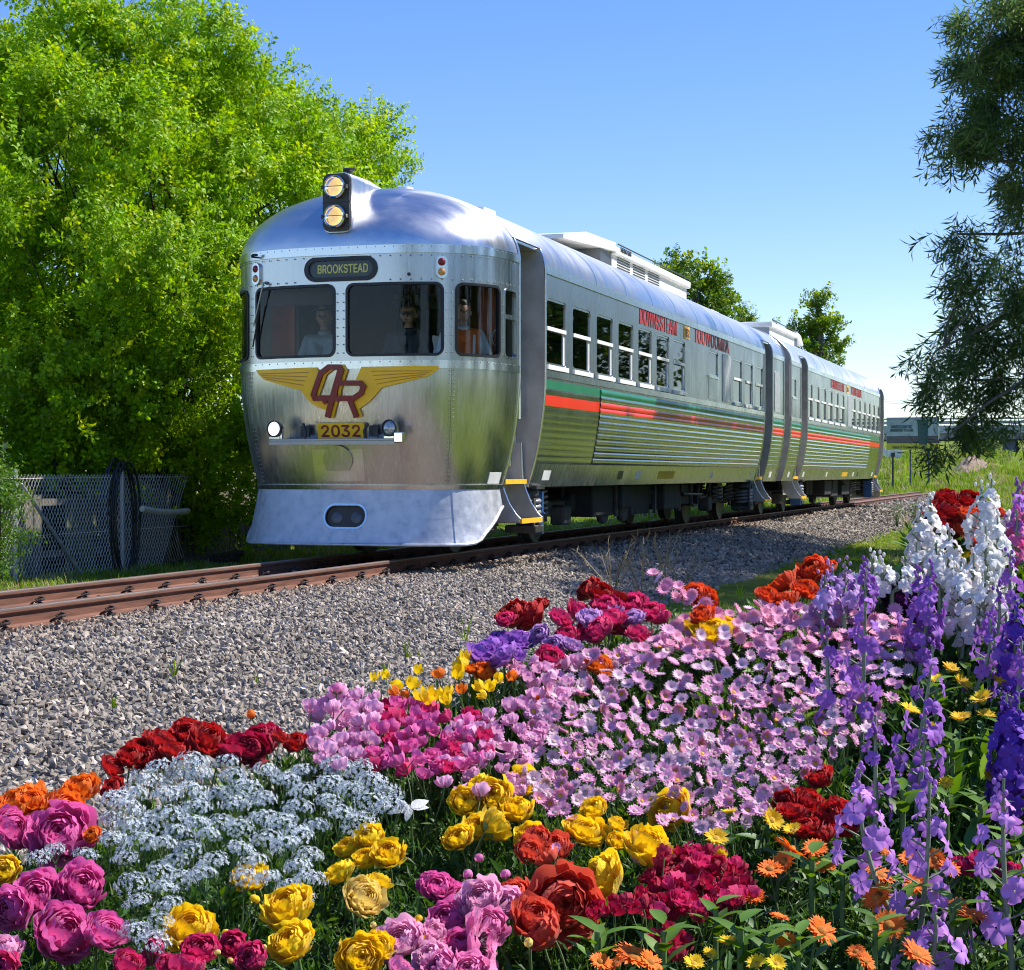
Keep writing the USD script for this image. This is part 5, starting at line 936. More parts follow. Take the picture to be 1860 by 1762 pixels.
petalmat('petal_daisy', (.80, .40, .62), .3, deep=(.64, .26, .50)); petalmat('petal_daisy_pink', (.82, .36, .54), .3, deep=(.70, .20, .40)); petalmat('petal_daisy_white', (.82, .58, .70), .3, deep=(.60, .40, .58)); petalmat('petal_alyssum', (.56, .62, .66), .25, deep=(.36, .44, .50))
mat('stem_green', (.10, .17, .04), .6, 0, .2, 4); mat('stem_grey', (.17, .22, .13), .65, 0, .2, 4); mat('disc_yellow', (.55, .33, .03), .9, 0, .3, 6); mat('disc_mauve', (.46, .34, .33), .9, 0, .3, 6); mat('disc_brown', (.42, .14, .01), .9, 0, .3, 6); mat('dark_eye', (.03, .004, .02), .7, 0, .2)
leafmat('bed_leaf', (.035, .095, .015), .3, alt=(.09, .17, .02)); leafmat('bed_leaf_light', (.09, .19, .02), .35, alt=(.16, .27, .05)); leafmat('calendula_leaf', (.05, .13, .03), .3, alt=(.10, .19, .05)); leafmat('stock_leaf', (.07, .13, .06), .3)

def cup_petal(R, phi0, phi1, al, w, flare=0.0, ruf=.05, n=5, m=5, seed=0, notch=.06):
    r = np.random.default_rng(seed); u = np.linspace(-1, 1, n)[None, :]; v = np.linspace(0, 1, m)[:, None]
    phi = phi0+(phi1-phi0)*v*(1-notch*(u**2)*v+.03*r.normal(size=(1, n))*v); rad = R*(1+flare*v**2+ruf*np.sin(u*5+r.uniform(0, 6))*v**2+.03*u*np.ones_like(v)); a = al+u*w*np.sin(np.clip(.25+v*1.15, 0, PI/1.15)*1.15)**.7
    return grid(np.stack([rad*np.sin(phi)*np.cos(a), rad*np.sin(phi)*np.sin(a), -rad*np.cos(phi)], -1))
TILT = {}
def tilted(m, t):
    c, s = math.cos(t), math.sin(t); return xf(m, [[1, 0, 0], [0, c, -s], [0, s, c]])
def stem_pts(t, L=7.5, lean=.6, r=None):
    k = np.linspace(0, 1, 9)[:, None]; st = tilted((np.array([[0, 0, -.75]]), None), t)[0][0] if False else np.array([0, .75*math.sin(t), -.75*math.cos(t)])
    mid = st+np.array([0, .9*math.sin(t), -1.2]); end = np.array([lean, .6*math.sin(t), -L])
    return (1-k)**2*st+2*k*(1-k)*mid+k*k*end
def ranunculus(col, var, openness=0.0, t=.7, eye=False):
    """A many-petalled ball of a flower, radius 1, tipped by t towards -y, on its stem."""
    p = cls(f'ranunculus_{col}_{var}'); mt = 'petal_'+col; r = np.random.default_rng(hash_(col)+var*31)
    layers = [(1.0, 1.68-.42*openness, 6, .62, .10+.4*openness), (.95, 1.82-.36*openness, 7, .55, .06+.28*openness), (.86, 2.0-.32*openness, 7, .50, .02+.12*openness)]; k0 = 0
    if eye: layers = [(1.0, 1.12, 7, .50, .35), (.93, 1.22, 7, .46, .30), (.8, 1.3, 6, .48, .25)]
    for li, (R, ph, n, w, fl) in enumerate(layers):
        for j in range(n):
            a = 2*PI*(j+.5*li)/n+r.normal()*.12
            part(p, 'petal', tilted(cup_petal(R*r.uniform(.88, 1.08), .05, ph*r.uniform(.84, 1.10), a, w*r.uniform(.9, 1.3), fl+r.uniform(-.06, .22), .09, 9, 7, var*100+li*10+j), t), mt, smooth=True)
    inner = []
    for R, ph, n, w in ((.76, 2.2, 7, .52), (.65, 2.35, 6, .55), (.53, 2.5, 6, .6), (.41, 2.6, 5, .7), (.29, 2.75, 4, .8)):
        if eye and R > .5: continue
        if eye: ph = 1.15
        for j in range(n): inner.append(cup_petal(R, .2, ph*r.uniform(.94, 1.03), 2*PI*j/n+R*9+r.normal()*.1, w, 0, .05, 5, 5, int(R*100)+j))
    part(p, 'heart', tilted(cat(*inner), t), mt, smooth=True)
    if eye: part(p, 'eye', tilted(cat(move(trimesh.creation.icosphere(2, .24), (0, 0, -.72)), *[tube([(.2*math.cos(q), .2*math.sin(q), -.65), (.36*math.cos(q), .36*math.sin(q), -.5)], .03, 4) for q in np.arange(0, 6.28, .4)]), t), 'dark_eye', smooth=True)
    part(p, 'calyx', tilted(cat(*[cup_petal(1.03, .05, .75, 2*PI*j/5, .5, 0, 0, 3, 4) for j in range(5)]), t), 'stem_green', smooth=True)
    part(p, 'stem', tube(stem_pts(t, 7.0, r.normal()*.7), .075, 6), 'stem_green', smooth=True)
    return p
def hash_(s): return sum((i+1)*ord(c) for i, c in enumerate(s)) % 9973
def ray(l0, l1, w, al, lift, curl, seed=0, n=3):
    v, f = leaf(l1-l0, w, .12, curl, tip=.8, n=n); v[:, 0] += l0; v[:, 2] += lift*v[:, 0]; c, s = math.cos(al), math.sin(al); return v@np.array([[c, s, 0], [-s, c, 0], [0, 0, 1]]), f
def daisy(name, mt, disc, var, t=.8, n=14, layers=2, cup=.35, curl=.1, w=.34, stem=True, leaves=0, sepals=False):
    p = cls(f'{name}_{var}'); r = np.random.default_rng(var+hash_(name)); ms = []
    for L in range(layers):
        for j in range(n): ms.append(ray(.18, (1.0-.16*L)*r.uniform(.9, 1.06), w*r.uniform(.85, 1.15), 2*PI*(j+.5*L)/n+r.normal()*.06, cup+.22*L+r.normal()*.05, curl+r.normal()*.05))
    part(p, 'petals', tilted(cat(*ms), t), mt, smooth=True)
    dm = lathe([(0, .26), (.16, .25), (.30, .17), (.36, .04), (.2, -.05), (0, -.06)], 14); part(p, 'centre', tilted(dm, t), disc, smooth=True)
    if sepals: part(p, 'calyx', tilted(lathe([(0, -.35), (.16, -.3), (.3, -.1), (.34, .05)], 12), t), 'stem_green', smooth=True)
    L_ = 8.0 if not leaves else 6.0
    part(p, 'stem', tube(stem_pts(t, L_, r.normal()*.8)*[1, .5, 1], .05 if not leaves else .075, 5), 'stem_green', smooth=True)
    for k in range(leaves):
        az = k*2.4+r.normal()*.3; el = r.uniform(.3, .9); d = np.array([math.cos(az)*math.cos(el), math.sin(az)*math.cos(el), math.sin(el)]); y = np.cross([0, 0, 1.], d); y /= np.linalg.norm(y)
        part(p, 'leaf', xf(leaf(r.uniform(1.8, 2.8), r.uniform(.5, .8), .3, .35, .7, 4), np.stack([d, y, np.cross(d, y)], 1), (0, .3, -1.6-.9*k)), 'calendula_leaf', smooth=True)
    return p
def floret4(r, size=1.0, ruf=.15, n=4, cup=.25):
    ms = []
    for j in range(n):
        a = 2*PI*j/n+r.normal()*.12; u = np.linspace(-1, 1, 5)[None, :]; v = np.linspace(0, 1, 4)[:, None]; w = .56*np.sin(np.clip(.15+v*.8, 0, 1)*PI*.62)
        x = .08+v*.95*(1-.12*np.abs(u)**2); y = u*w; z = cup*v-.32*v**2*r.uniform(.4, 1.6)+ruf*np.sin(u*3+r.uniform(0, 6))*v; c, s = math.cos(a), math.sin(a)
        ms.append(grid(np.stack([c*x-s*y, s*x+c*y, z+0*y], -1)*size))
    return cat(*ms)
def stock(col, var, n=22, H=1.0, spread=.085, fs=.030, stemL=.5, dense=False, smt='stem_grey'):
    """A flower spike in metres: its florets sit round the top H metres of an upright stem; the origin is the tip."""
    spread, fs = spread*.62, fs*.56; p = cls(f'stock_{col}_{var}'); r = np.random.default_rng(hash_(col)+var*17); bend = r.normal(size=2)*.02
    ax = lambda z: np.array([bend[0]*(z/H)**2, bend[1]*(z/H)**2, z])
    for k in range(n):
        q = (k+.3)/n; z = -H*q; az = k*2.399+r.normal()*.3; el = r.uniform(-.1, .5)+(.7*(1-q)**3); d = np.array([math.cos(az)*math.cos(el), math.sin(az)*math.cos(el), math.sin(el)]); sp = spread*(.35+.75*min(1, q*2.2))*r.uniform(.65, 1.1)
        c = ax(z)+d*sp*np.array([1, 1, .5]); fm = cat(*[floret4(r, 1.0-.3*i, .18) for i in range(2 if dense else 1)]); fl = part(p, 'floret', xf(fm, rotm(d+[0, 0, -.1], r.uniform(0, 6))*fs*r.uniform(.75, 1.15)*(.6+.4*min(1, q*3)), c), 'petal_'+col, smooth=True)
        part(fl, 'stalk', tube([ax(z-.012), c-d*.004], .0016, 4), smt, smooth=True)
    part(p, 'bud_cluster', cat(*[move(xf(trimesh.creation.icosphere(1, .0035), np.diag([1, 1, 1.5])), (r.normal()*.006, r.normal()*.006, .002+.006*k)) for k in range(7)]), 'petal_'+col, smooth=True)
    part(p, 'stem', tube([ax(z) for z in np.linspace(.03, -H, 8)]+[ax(-H)+np.array([r.normal()*.01, r.normal()*.01, -stemL])], np.linspace(.0022, .0055, 9), 6), smt, smooth=True)
    for k in range(5):
        az = k*2.4; d = np.array([math.cos(az)*.75, math.sin(az)*.75, .55]); y = np.cross([0, 0, 1.], d); y /= np.linalg.norm(y); part(p, 'leaf', xf(leaf(.11, .022, .2, .3, .6, 3), np.stack([d, y, np.cross(d, y)], 1), ax(-H)+np.array([0, 0, -.05-.06*k])), 'stock_leaf', smooth=True)
    return p
def ruffle(name, col, var, t=.6):
    """A small ruffled bloom of wavy petals on a thin stem, radius 1."""
    p = cls(f'{name}_{col}_{var}'); r = np.random.default_rng(var*7+hash_(name+col)); ms = []
    for R, ph, n, w in ((1.0, 1.75, 4, .75), (.8, 2.1, 3, .8), (.5, 2.4, 3, .9)):
        for j in range(n): ms.append(cup_petal(R*r.uniform(.85, 1.1), .1, ph*r.uniform(.85, 1.1), 2*PI*j/n+R*5+r.normal()*.3, w, .15, .16, 6, 5, var*50+j+int(R*90)))
    part(p, 'petals', tilted(cat(*ms), t), 'petal_'+col, smooth=True); part(p, 'stem', tube(stem_pts(t, 8, r.normal()), .07, 5), 'stem_green', smooth=True); return p
def tulip(col, var, t=.25):
    p = cls(f'cup_flower_{col}_{var}'); r = np.random.default_rng(var+hash_(col))
    for j in range(6):
        m = cup_petal(.62+.04*(j % 2), .12, 2.15, 2*PI*j/6, .6, .35, .04, 5, 6, j+var, .35); v, f = m; part(p, 'petal', tilted((v*[1, 1, 1.45], f), t), 'petal_'+col, smooth=True)
    part(p, 'stem', tube(stem_pts(t, 8, r.normal()*.8)-[0, 0, .15], .06, 5), 'stem_green', smooth=True)
    for k in range(2): d = np.array([.25*math.cos(k*3+1), .25*math.sin(k*3+1), 1]); d /= np.linalg.norm(d); y = np.cross([1., 0, 0], d); y /= np.linalg.norm(y); part(p, 'leaf', xf(leaf(6.0, .45, .3, .1, .6, 3), np.stack([d, y, np.cross(d, y)], 1), (.2*k, 0, -7)), 'bed_leaf_light', smooth=True)
    return p
def bud(col, var):
    p = cls(f'bud_{col}_{var}'); part(p, 'petals', cat(*[cup_petal(.9, .2, 2.75, 2*PI*j/5, .8, -.05, .02, 4, 6, j, .1) for j in range(5)]), 'petal_'+col, smooth=True)
    part(p, 'calyx', cat(*[cup_petal(.97, .05, 1.1, 2*PI*j/5, .45, 0, 0, 3, 4) for j in range(5)]), 'stem_green', smooth=True); part(p, 'stem', tube([(0, 0, -.85), (.1, .1, -4), (.3, .1, -10)], .14, 5), 'stem_green', smooth=True); return p
def alyssum(var):
    p = cls(f'alyssum_{var}'); r = np.random.default_rng(var+500); ms = []
    for k in range(84):
        th = math.acos(1-(k+.5)/84*1.2); a = k*2.399+r.normal()*.2; d = np.array([math.sin(th)*math.cos(a), math.sin(th)*math.sin(a), math.cos(th)]); c = d*[1, 1, .62]*r.uniform(.70, 1.06)
        R = rotm(d+r.normal(size=3)*.25, r.uniform(0, 6)); q = []
        for j in range(4):
            b = j*PI/2; e, g = np.array([math.cos(b), math.sin(b), 0]), np.array([-math.sin(b), math.cos(b), 0]); q.append((np.array([0*e, e*.065+g*.042, e*.115+g*.034+[0, 0, .02], e*.115-g*.034+[0, 0, .02], e*.065-g*.042]), np.array([[0, 4, 3], [0, 3, 2], [0, 2, 1]])))
        ms.append(xf(cat(*q), R, c))
    part(p, 'florets', cat(*ms), 'petal_alyssum'); part(p, 'stalks', cat(*[tube([(0, 0, -1.2), (.6*math.cos(a), .6*math.sin(a), .15)], .02, 3) for a in np.arange(0, 6.28, .8)]+[tube([(0, 0, -1.2), (.2, .1, -6)], .05, 4)]), 'stem_green'); return p

ORD = ['leftmost', 'second from the left', 'third from the left', 'fourth from the left', 'fifth from the left', 'sixth from the left', 'seventh from the left', 'eighth from the left', 'ninth from the left', 'tenth from the left', 'eleventh from the left', 'twelfth from the left', 'thirteenth from the left', 'fourteenth from the left', 'fifteenth from the left', 'sixteenth from the left', 'seventeenth from the left', 'eighteenth from the left', 'nineteenth from the left', 'twentieth from the left', 'rightmost']
YAW0 = TH
def Rz(a): c, s = math.cos(a), math.sin(a); return np.array([[c, -s, 0], [s, c, 0], [0, 0, 1]])
def Rx(a): c, s = math.cos(a), math.sin(a); return np.array([[1, 0, 0], [0, c, -s], [0, s, c]])
def Ry(a): c, s = math.cos(a), math.sin(a); return np.array([[c, 0, s], [0, 1, 0], [-s, 0, c]])
COUNT = dict(n=0)
def plant_set(name, cat_, what, where, protos, L, yawj=.7, tiltj=.26, group=None, dd=0.0, grow=1.0):
    L = sorted(L)
    for i, (px, py, d) in enumerate(L):
        D = bedD(py)+dd+fr.normal()*.02; s = d/2/FL*D*grow*fr.uniform(.88, 1.1); R = Rz(YAW0+fr.normal()*yawj)@Rx(fr.normal()*tiltj)@Ry(fr.normal()*tiltj)@np.diag([fr.uniform(.9, 1.1), fr.uniform(.9, 1.1), fr.uniform(.82, 1.08)])
        lab = f'{what} {where}' if len(L) == 1 else f'{ORD[i] if i < len(L)-1 else "rightmost"} {what} {where}' if len(L) <= 20 else f'{what} {where}'
        inst(name, protos[i % len(protos)], mtx(at(px, py, D), R, s), lab, cat_, group)
        COUNT['n'] += 1
RP = {}
def rp_(col, op=0.0, t=.7, eye=False, nv=3):
    k = (col, op, t, eye)
    if k not in RP: RP[k] = [ranunculus(col, int(op*10)*100+int(t*10)*10+v+(50000 if eye else 0), op, t, eye) for v in range(nv)]
    return RP[k]
def ran(col, where, L, op=0.0, t=.7, eye=False, word=None, grow=1.02):
    plant_set('ranunculus', 'flower', f'{(word or col).replace("_", " ")} ranunculus', where, rp_(col, op, t, eye), L, group=f'{(word or col).replace("_", " ")} ranunculus {where}' if len(L) > 1 else None, grow=grow)
ran('yellow', 'in the bottom left behind the crimson ones', [(345, 1682, 96), (455, 1590, 58), (520, 1640, 76), (527, 1708, 84)], .4)
ran('yellow', 'cut by the left edge of the photo', [(8, 1580, 50)])
ran('yellow', 'in the small group below the white alyssum', [(630, 1537, 44), (668, 1518, 54), (664, 1555, 40), (706, 1546, 54), (613, 1580, 50), (692, 1597, 40)], .4, .45)
ran('pale_yellow', 'opening wide above the light pink ones', [(664, 1628, 74)], .2, .95)
ran('yellow', 'at the bottom edge below the pale yellow one', [(655, 1738, 74), (690, 1715, 50), (760, 1692, 40)], .3, .7)
ran('yellow', 'in the dense ball cluster left of the paper daisies', [(845, 1455, 58), (897, 1446, 58), (952, 1418, 58), (868, 1416, 32), (940, 1466, 54), (872, 1500, 50), (832, 1520, 46), (905, 1495, 60)])
ran('yellow', 'in front of the paper daisies', [(1065, 1506, 56), (1078, 1466, 42), (1212, 1470, 68), (1182, 1530, 74), (965, 1515, 48)], .2)
ran('yellow', 'bud between the larger yellow blooms', [(1123, 1494, 32), (1123, 1527, 32)])
ran('yellow', 'with dark red inside beside the salmon cluster', [(1087, 1592, 74)], .6, 1.0)
ran('yellow', 'among the paper daisies at the back', [(1262, 1136, 44), (1292, 1142, 54), (1320, 1132, 40)], .4, .5)
ran('yellow', 'beside the white stocks at the back', [(1745, 1022, 44), (1770, 1010, 32)], .4, .6)
ran('orange', 'at the left end of the bed', [(30, 1458, 74), (120, 1464, 56), (146, 1426, 54), (168, 1515, 32), (60, 1450, 46)], .4)
ran('orange_red', 'rising at the back beside the pale lilac stock', [(1475, 1031, 54), (1420, 1056, 46), (1462, 1066, 42), (1394, 1078, 40), (1500, 1030, 34), (1425, 1085, 40)], .3, .6)
ran('orange_red', 'behind the tall pink paper daisies', [(1262, 1076, 42), (1288, 1090, 42), (1276, 1112, 40)], .3, .6)
ran('orange', 'in the middle above the yellow cup flowers', [(880, 1216, 38), (1090, 1206, 36), (857, 1212, 24)], .5)
ran('red', 'in the red bank beside the crushed stone', [(206, 1390, 40), (236, 1370, 38), (266, 1378, 40), (300, 1344, 52), (340, 1330, 52), (292, 1372, 44), (380, 1338, 54), (256, 1358, 40), (355, 1352, 44), (318, 1360, 44), (205, 1430, 38), (510, 1336, 30), (538, 1346, 32), (400, 1350, 44), (280, 1340, 40), (330, 1316, 30)], .4, .5)
ran('crimson', 'at the right end of the red bank', [(440, 1348, 62), (470, 1340, 58), (415, 1356, 50), (455, 1360, 50)], .3, .5)
ran('red', 'at the top left of the hot pink bank', [(930, 1112, 46), (960, 1114, 50), (980, 1096, 26), (1066, 1068, 44), (1092, 1074, 40), (1125, 1080, 26)], .3, .55)
ran('hot_pink', 'in the bank below the red ones', [(1022, 1118, 42), (1056, 1108, 42), (1100, 1098, 42), (1146, 1096, 44), (1182, 1108, 40), (1086, 1138, 42), (1130, 1128, 44), (1162, 1146, 42), (1060, 1140, 40), (1110, 1118, 40), (918, 1122, 34), (1030, 1150, 34), (1200, 1120, 30), (1000, 1192, 36)], .4)
ran('lilac', 'mixed into the hot pink bank', [(1075, 1120, 36), (1120, 1106, 36), (1150, 1120, 36), (1040, 1168, 36), (1005, 1170, 36), (980, 1150, 36)], .5)
ran('purple', 'ruffled at the left of the hot pink bank', [(890, 1170, 50), (920, 1160, 50), (945, 1158, 44), (880, 1185, 44), (910, 1188, 44), (935, 1184, 40)], .6, .4)
ran('salmon', 'on bare stems above the larger salmon ones', [(963, 1542, 46), (990, 1556, 38), (1008, 1534, 44), (980, 1520, 34)], .3)
ran('salmon', 'bottom middle beside the pink ones', [(1025, 1642, 100), (972, 1664, 76), (935, 1622, 60), (985, 1690, 60)], .3, .8)
ran('magenta', 'in the large cluster at the left edge', [(28, 1502, 74), (108, 1512, 98), (66, 1622, 86), (150, 1608, 86), (120, 1690, 100), (196, 1688, 84), (16, 1650, 66)], .3, .85)
ran('light_pink', 'at the bottom left corner', [(5, 1722, 60)], .3)
ran('hot_pink', 'along the bottom edge at the left', [(364, 1722, 58), (422, 1716, 46), (456, 1740, 54), (338, 1752, 56), (276, 1728, 40), (236, 1748, 56), (5, 1758, 50), (300, 1755, 40)])
ran('magenta', 'at the back of the pink group bottom middle', [(796, 1608, 60), (832, 1632, 74), (776, 1602, 40), (812, 1665, 64), (838, 1712, 70)], .3, .85)
ran('light_pink', 'in the pink group bottom middle', [(872, 1630, 78), (922, 1642, 54), (726, 1706, 92), (780, 1735, 56), (790, 1690, 36)], .3, .9)
ran('pink', 'along the bottom edge below the light pink ones', [(795, 1758, 66), (850, 1760, 60), (890, 1680, 60), (735, 1762, 50)], .4, .9)
ran('pink', 'wide open with a dark eye bottom middle', [(906, 1710, 108)], 1.0, 1.05, True)
ran('orange_red', 'among the white stocks at the right', [(1765, 930, 44), (1790, 952, 46), (1748, 952, 44), (1800, 930, 36), (1775, 975, 40), (1842, 965, 34)], .3, .55)
ran('red', 'in the tall dark red group top right', [(1722, 900, 36), (1728, 926, 52), (1705, 938, 46), (1745, 935, 46), (1765, 908, 40), (1720, 952, 42)], .3, .5)
ran('dark_purple', 'between the white and violet stocks', [(1640, 1078, 54), (1662, 1092, 40), (1690, 1045, 56), (1700, 1062, 40), (1625, 1095, 40)], .6, .6)
ran('red', 'in the shaded red clump right of the daisies', [(1488, 1408, 40), (1440, 1470, 48), (1475, 1455, 52), (1505, 1480, 52), (1460, 1500, 46), (1530, 1465, 46), (1490, 1510, 46), (1425, 1455, 34), (1540, 1500, 40), (1465, 1440, 40)], .3, .6)
ran('hot_pink', 'behind the calendulas at the right', [(1760, 1572, 40), (1785, 1562, 36), (1740, 1570, 34), (1828, 1580, 34)], .4)
plant_set('flower_bud', 'flower bud', 'pink bud', 'on a thin stem above the pink group', [bud('pink', 0)], [(870, 1558, 17), (918, 1588, 22), (967, 1660, 30), (850, 1588, 22), (612, 1250, 24)], yawj=2, group='pink buds')
plant_set('flower_bud', 'flower bud', 'orange bud', 'above the red bank', [bud('orange', 0)], [(456, 1297, 20)], yawj=2)
plant_set('flower_bud', 'flower bud', 'yellow bud', 'on a thin stem in the lower left', [bud('yellow', 0)], [(463, 1633, 22), (410, 1695, 16), (760, 1668, 18), (330, 1716, 22)], yawj=2, group='yellow buds')
plant_set('flower_bud', 'flower bud', 'green unopened bud', 'among the crimson ranunculus at the bottom', [bud('pale_yellow', 0)], [(395, 1730, 14), (440, 1712, 12), (418, 1745, 14), (480, 1720, 12), (805, 1728, 18), (960, 1712, 20), (678, 1680, 14)], yawj=2, group='green buds')
# yellow and orange cup flowers
cups = [tulip('yellow', v, .2+.2*v) for v in range(3)]; cupo = [tulip('orange', v, .3) for v in range(2)]
plant_set('cup_flower', 'flower', 'yellow cup flower', 'in the sunlit yellow patch', cups, [(720, 1245, 26), (750, 1240, 28), (765, 1262, 30), (790, 1258, 30), (812, 1255, 28), (836, 1205, 30), (845, 1190, 24), (832, 1220, 26), (868, 1245, 26), (890, 1245, 26), (760, 1215, 24), (700, 1225, 22), (810, 1270, 26), (905, 1232, 22), (680, 1228, 20), (780, 1275, 24), (875, 1262, 24)], yawj=1.5, tiltj=.3, group='yellow cup flowers', grow=1.15)
plant_set('cup_flower', 'flower', 'orange cup flower', 'in the sunlit yellow patch', cupo, [(715, 1255, 22), (796, 1222, 24), (930, 1228, 24), (838, 1250, 24), (735, 1262, 22), (973, 1265, 22)], yawj=1.5, tiltj=.3, group='orange cup flowers', grow=1.15)
# paper daisies
from shapely.geometry import Point as _Pt
dz = [daisy('paper_daisy', m, d, v, .75+.12*v, 13, 2, .30+.1*v, .05, .36) for v, (m, d) in enumerate((('petal_daisy', 'disc_mauve'), ('petal_daisy_white', 'disc_mauve'), ('petal_daisy', 'disc_yellow'), ('petal_daisy_pink', 'disc_yellow')))]
poly = Polygon([(945, 1440), (955, 1330), (985, 1250), (1060, 1190), (1160, 1170), (1240, 1120), (1300, 1110), (1400, 1095), (1480, 1090), (1560, 1095), (1655, 1110), (1660, 1200), (1640, 1260), (1580, 1330), (1500, 1380), (1440, 1420), (1390, 1480), (1300, 1510), (1240, 1500), (1150, 1480), (1080, 1440), (1010, 1480)])
pts = []
while len(pts) < 520:
    x, y = fr.uniform(940, 1665), fr.uniform(1085, 1520)
    mind = 17 if y > 1200 else 13
    if poly.contains(_Pt(x, y)) and all((x-a)**2+((y-b)*1.2)**2 > mind**2 for a, b, _ in pts): pts.append((x, y, fr.uniform(25, 34)*(.9+.2*(y-1100)/400)))
pts += [(1186, 1042, 26), (1200, 1050, 26), (1212, 1062, 28), (1206, 1072, 28), (1232, 1066, 26), (1240, 1080, 26), (1226, 1085, 26), (1252, 1092, 26), (1258, 1080, 24), (1282, 1098, 30), (1268, 1110, 26), (1010, 1540, 22), (1040, 1490, 26), (1155, 1560, 24), (1100, 1575, 20), (1155, 1520, 24)]
pts.sort(key=lambda q: -q[2]*(1+(q[1]-1100)/800))
sel, rest = pts[:300], pts[300:]
DL = ['lilac paper daisy with a mauve centre', 'whitish paper daisy with a mauve centre', 'lilac paper daisy with a yellow centre', 'pink paper daisy with a yellow centre']
def dzone(px, py): return (' at the far' if py < 1200 else ' in the middle' if py < 1350 else ' at the near')+(' left' if px < 1180 else ' centre' if px < 1430 else ' right')+' of the drift'
for i, (px, py, d) in enumerate(sel):
    D = bedD(py)+fr.normal()*.03; k = (3 if (py < 1180 and fr.random() < .75) else int(fr.choice(4, p=[.42, .3, .2, .08])))
    inst('paper_daisy', dz[k], mtx(at(px, py, D), Rz(YAW0+fr.normal()*.6)@Rx(fr.normal()*.3)@Ry(fr.normal()*.35), d/2/FL*D*1.0), DL[k]+dzone(px, py), 'flower', 'paper daisies: '+DL[k]+dzone(px, py))
rp2, ri, rq, rs = [], [], [], []
def quatR(R):
    w = math.sqrt(max(0, 1+R[0, 0]+R[1, 1]+R[2, 2]))/2; w = max(w, 1e-3); return [w, (R[2, 1]-R[1, 2])/(4*w), (R[0, 2]-R[2, 0])/(4*w), (R[1, 0]-R[0, 1])/(4*w)]
pr = np.random.default_rng(5); simple = []
for mt in ('petal_daisy', 'petal_daisy_white', 'petal_daisy_pink'):
    simple.append((tilted(cat(*[ray(.0, (1-.15*L), .36, 2*PI*(j+.5*L)/13, .32+.2*L, .05) for L in range(2) for j in range(13)]), .8), mt, True))
for px, py, d in rest:
    D = bedD(py)+pr.normal()*.03; rp2.append(at(px, py, D)); ri.append(2 if py < 1180 and pr.random() < .7 else pr.integers(0, 2)); rq.append(quatR(Rz(YAW0+pr.normal()*.6)@Rx(pr.normal()*.3))); rs.append(d/2/FL*D*1.08)
p = scatter('/World/distant_paper_daisies', simple, np.array(rp2), ri, rq, rs); tag(p, 'remaining smaller paper daisies of the drift', 'flowers', kind='stuff')
# alyssum
al = [alyssum(v) for v in range(3)]
apoly = Polygon([(195, 1520), (215, 1440), (260, 1400), (330, 1385), (420, 1375), (520, 1385), (600, 1390), (660, 1385), (715, 1440), (720, 1480), (660, 1500), (600, 1520), (560, 1560), (575, 1610), (540, 1640), (470, 1600), (380, 1590), (330, 1620), (330, 1690), (270, 1740), (230, 1680), (215, 1600)])
apts = []
while len(apts) < 74:
    x, y = fr.uniform(190, 725), fr.uniform(1372, 1745)
    if apoly.contains(_Pt(x, y)) and all((x-a)**2+((y-b)*1.35)**2 > 36**2 for a, b, _ in apts): apts.append((x, y, fr.uniform(48, 66)))
apts += [(70, 1560, 46), (155, 1555, 46), (100, 1545, 40), (390, 1775, 40)]
def azone(px, py): return (' at the far' if py < 1450 else ' in the middle' if py < 1540 else ' at the near')+(' left' if px < 350 else ' centre' if px < 530 else ' right')
for px, py, d in apts:
    D = bedD(py)+fr.normal()*.02; inst('alyssum_head', al[fr.integers(0, 3)], mtx(at(px, py, D), Rz(fr.uniform(0, 6))@Rx(.15+fr.normal()*.2), d/2/FL*D*1.1), 'head of tiny white florets'+azone(px, py)+' of the alyssum patch', 'flower', 'alyssum heads'+azone(px, py)+' of the patch')
# small ruffled blooms: lilac pink, magenta, crimson
sn_l = [ruffle('snapdragon', 'lilac_pink', v) for v in range(2)]; sn_m = [ruffle('snapdragon', 'magenta', v) for v in range(2)]; sn_c = [ruffle('snapdragon', 'crimson', v) for v in range(2)]; sn_h = [ruffle('snapdragon', 'hot_pink', v) for v in range(1)]
def fill(poly, n, protos, d0, d1, lab, grp, mind):
    P = Polygon(poly); q = []; x0, y0, x1, y1 = P.bounds; tries = 0
    while len(q) < n and tries < 20000:
        tries += 1; x, y = fr.uniform(x0, x1), fr.uniform(y0, y1)
        if P.contains(_Pt(x, y)) and all((x-a)**2+(y-b)**2 > mind**2 for a, b in q): q.append((x, y))
    for x, y in q:
        D = bedD(y)+fr.normal()*.03; inst('snapdragon', protos[fr.integers(0, len(protos))], mtx(at(x, y, D), Rz(fr.uniform(0, 6))@Rx(fr.normal()*.3), fr.uniform(d0, d1)/2/FL*D), lab, 'flower', grp)
fill([(560, 1330), (560, 1280), (600, 1250), (680, 1265), (690, 1330), (620, 1400), (570, 1390)], 34, sn_l, 26, 36, 'pale lilac snapdragon bloom left of the magenta ones', 'pale lilac snapdragons', 15)
fill([(640, 1330), (690, 1280), (760, 1270), (800, 1300), (870, 1290), (900, 1340), (860, 1400), (760, 1410), (660, 1390)], 52, sn_m+sn_h, 26, 36, 'magenta snapdragon bloom in the middle of the bed', 'magenta snapdragons', 17)
fill([(800, 1360), (830, 1300), (900, 1290), (980, 1250), (1010, 1200), (1060, 1190), (1000, 1300), (960, 1400), (960, 1450), (840, 1440), (790, 1420)], 44, sn_l, 26, 36, 'lilac pink snapdragon bloom beside the paper daisies', 'lilac pink snapdragons', 19)
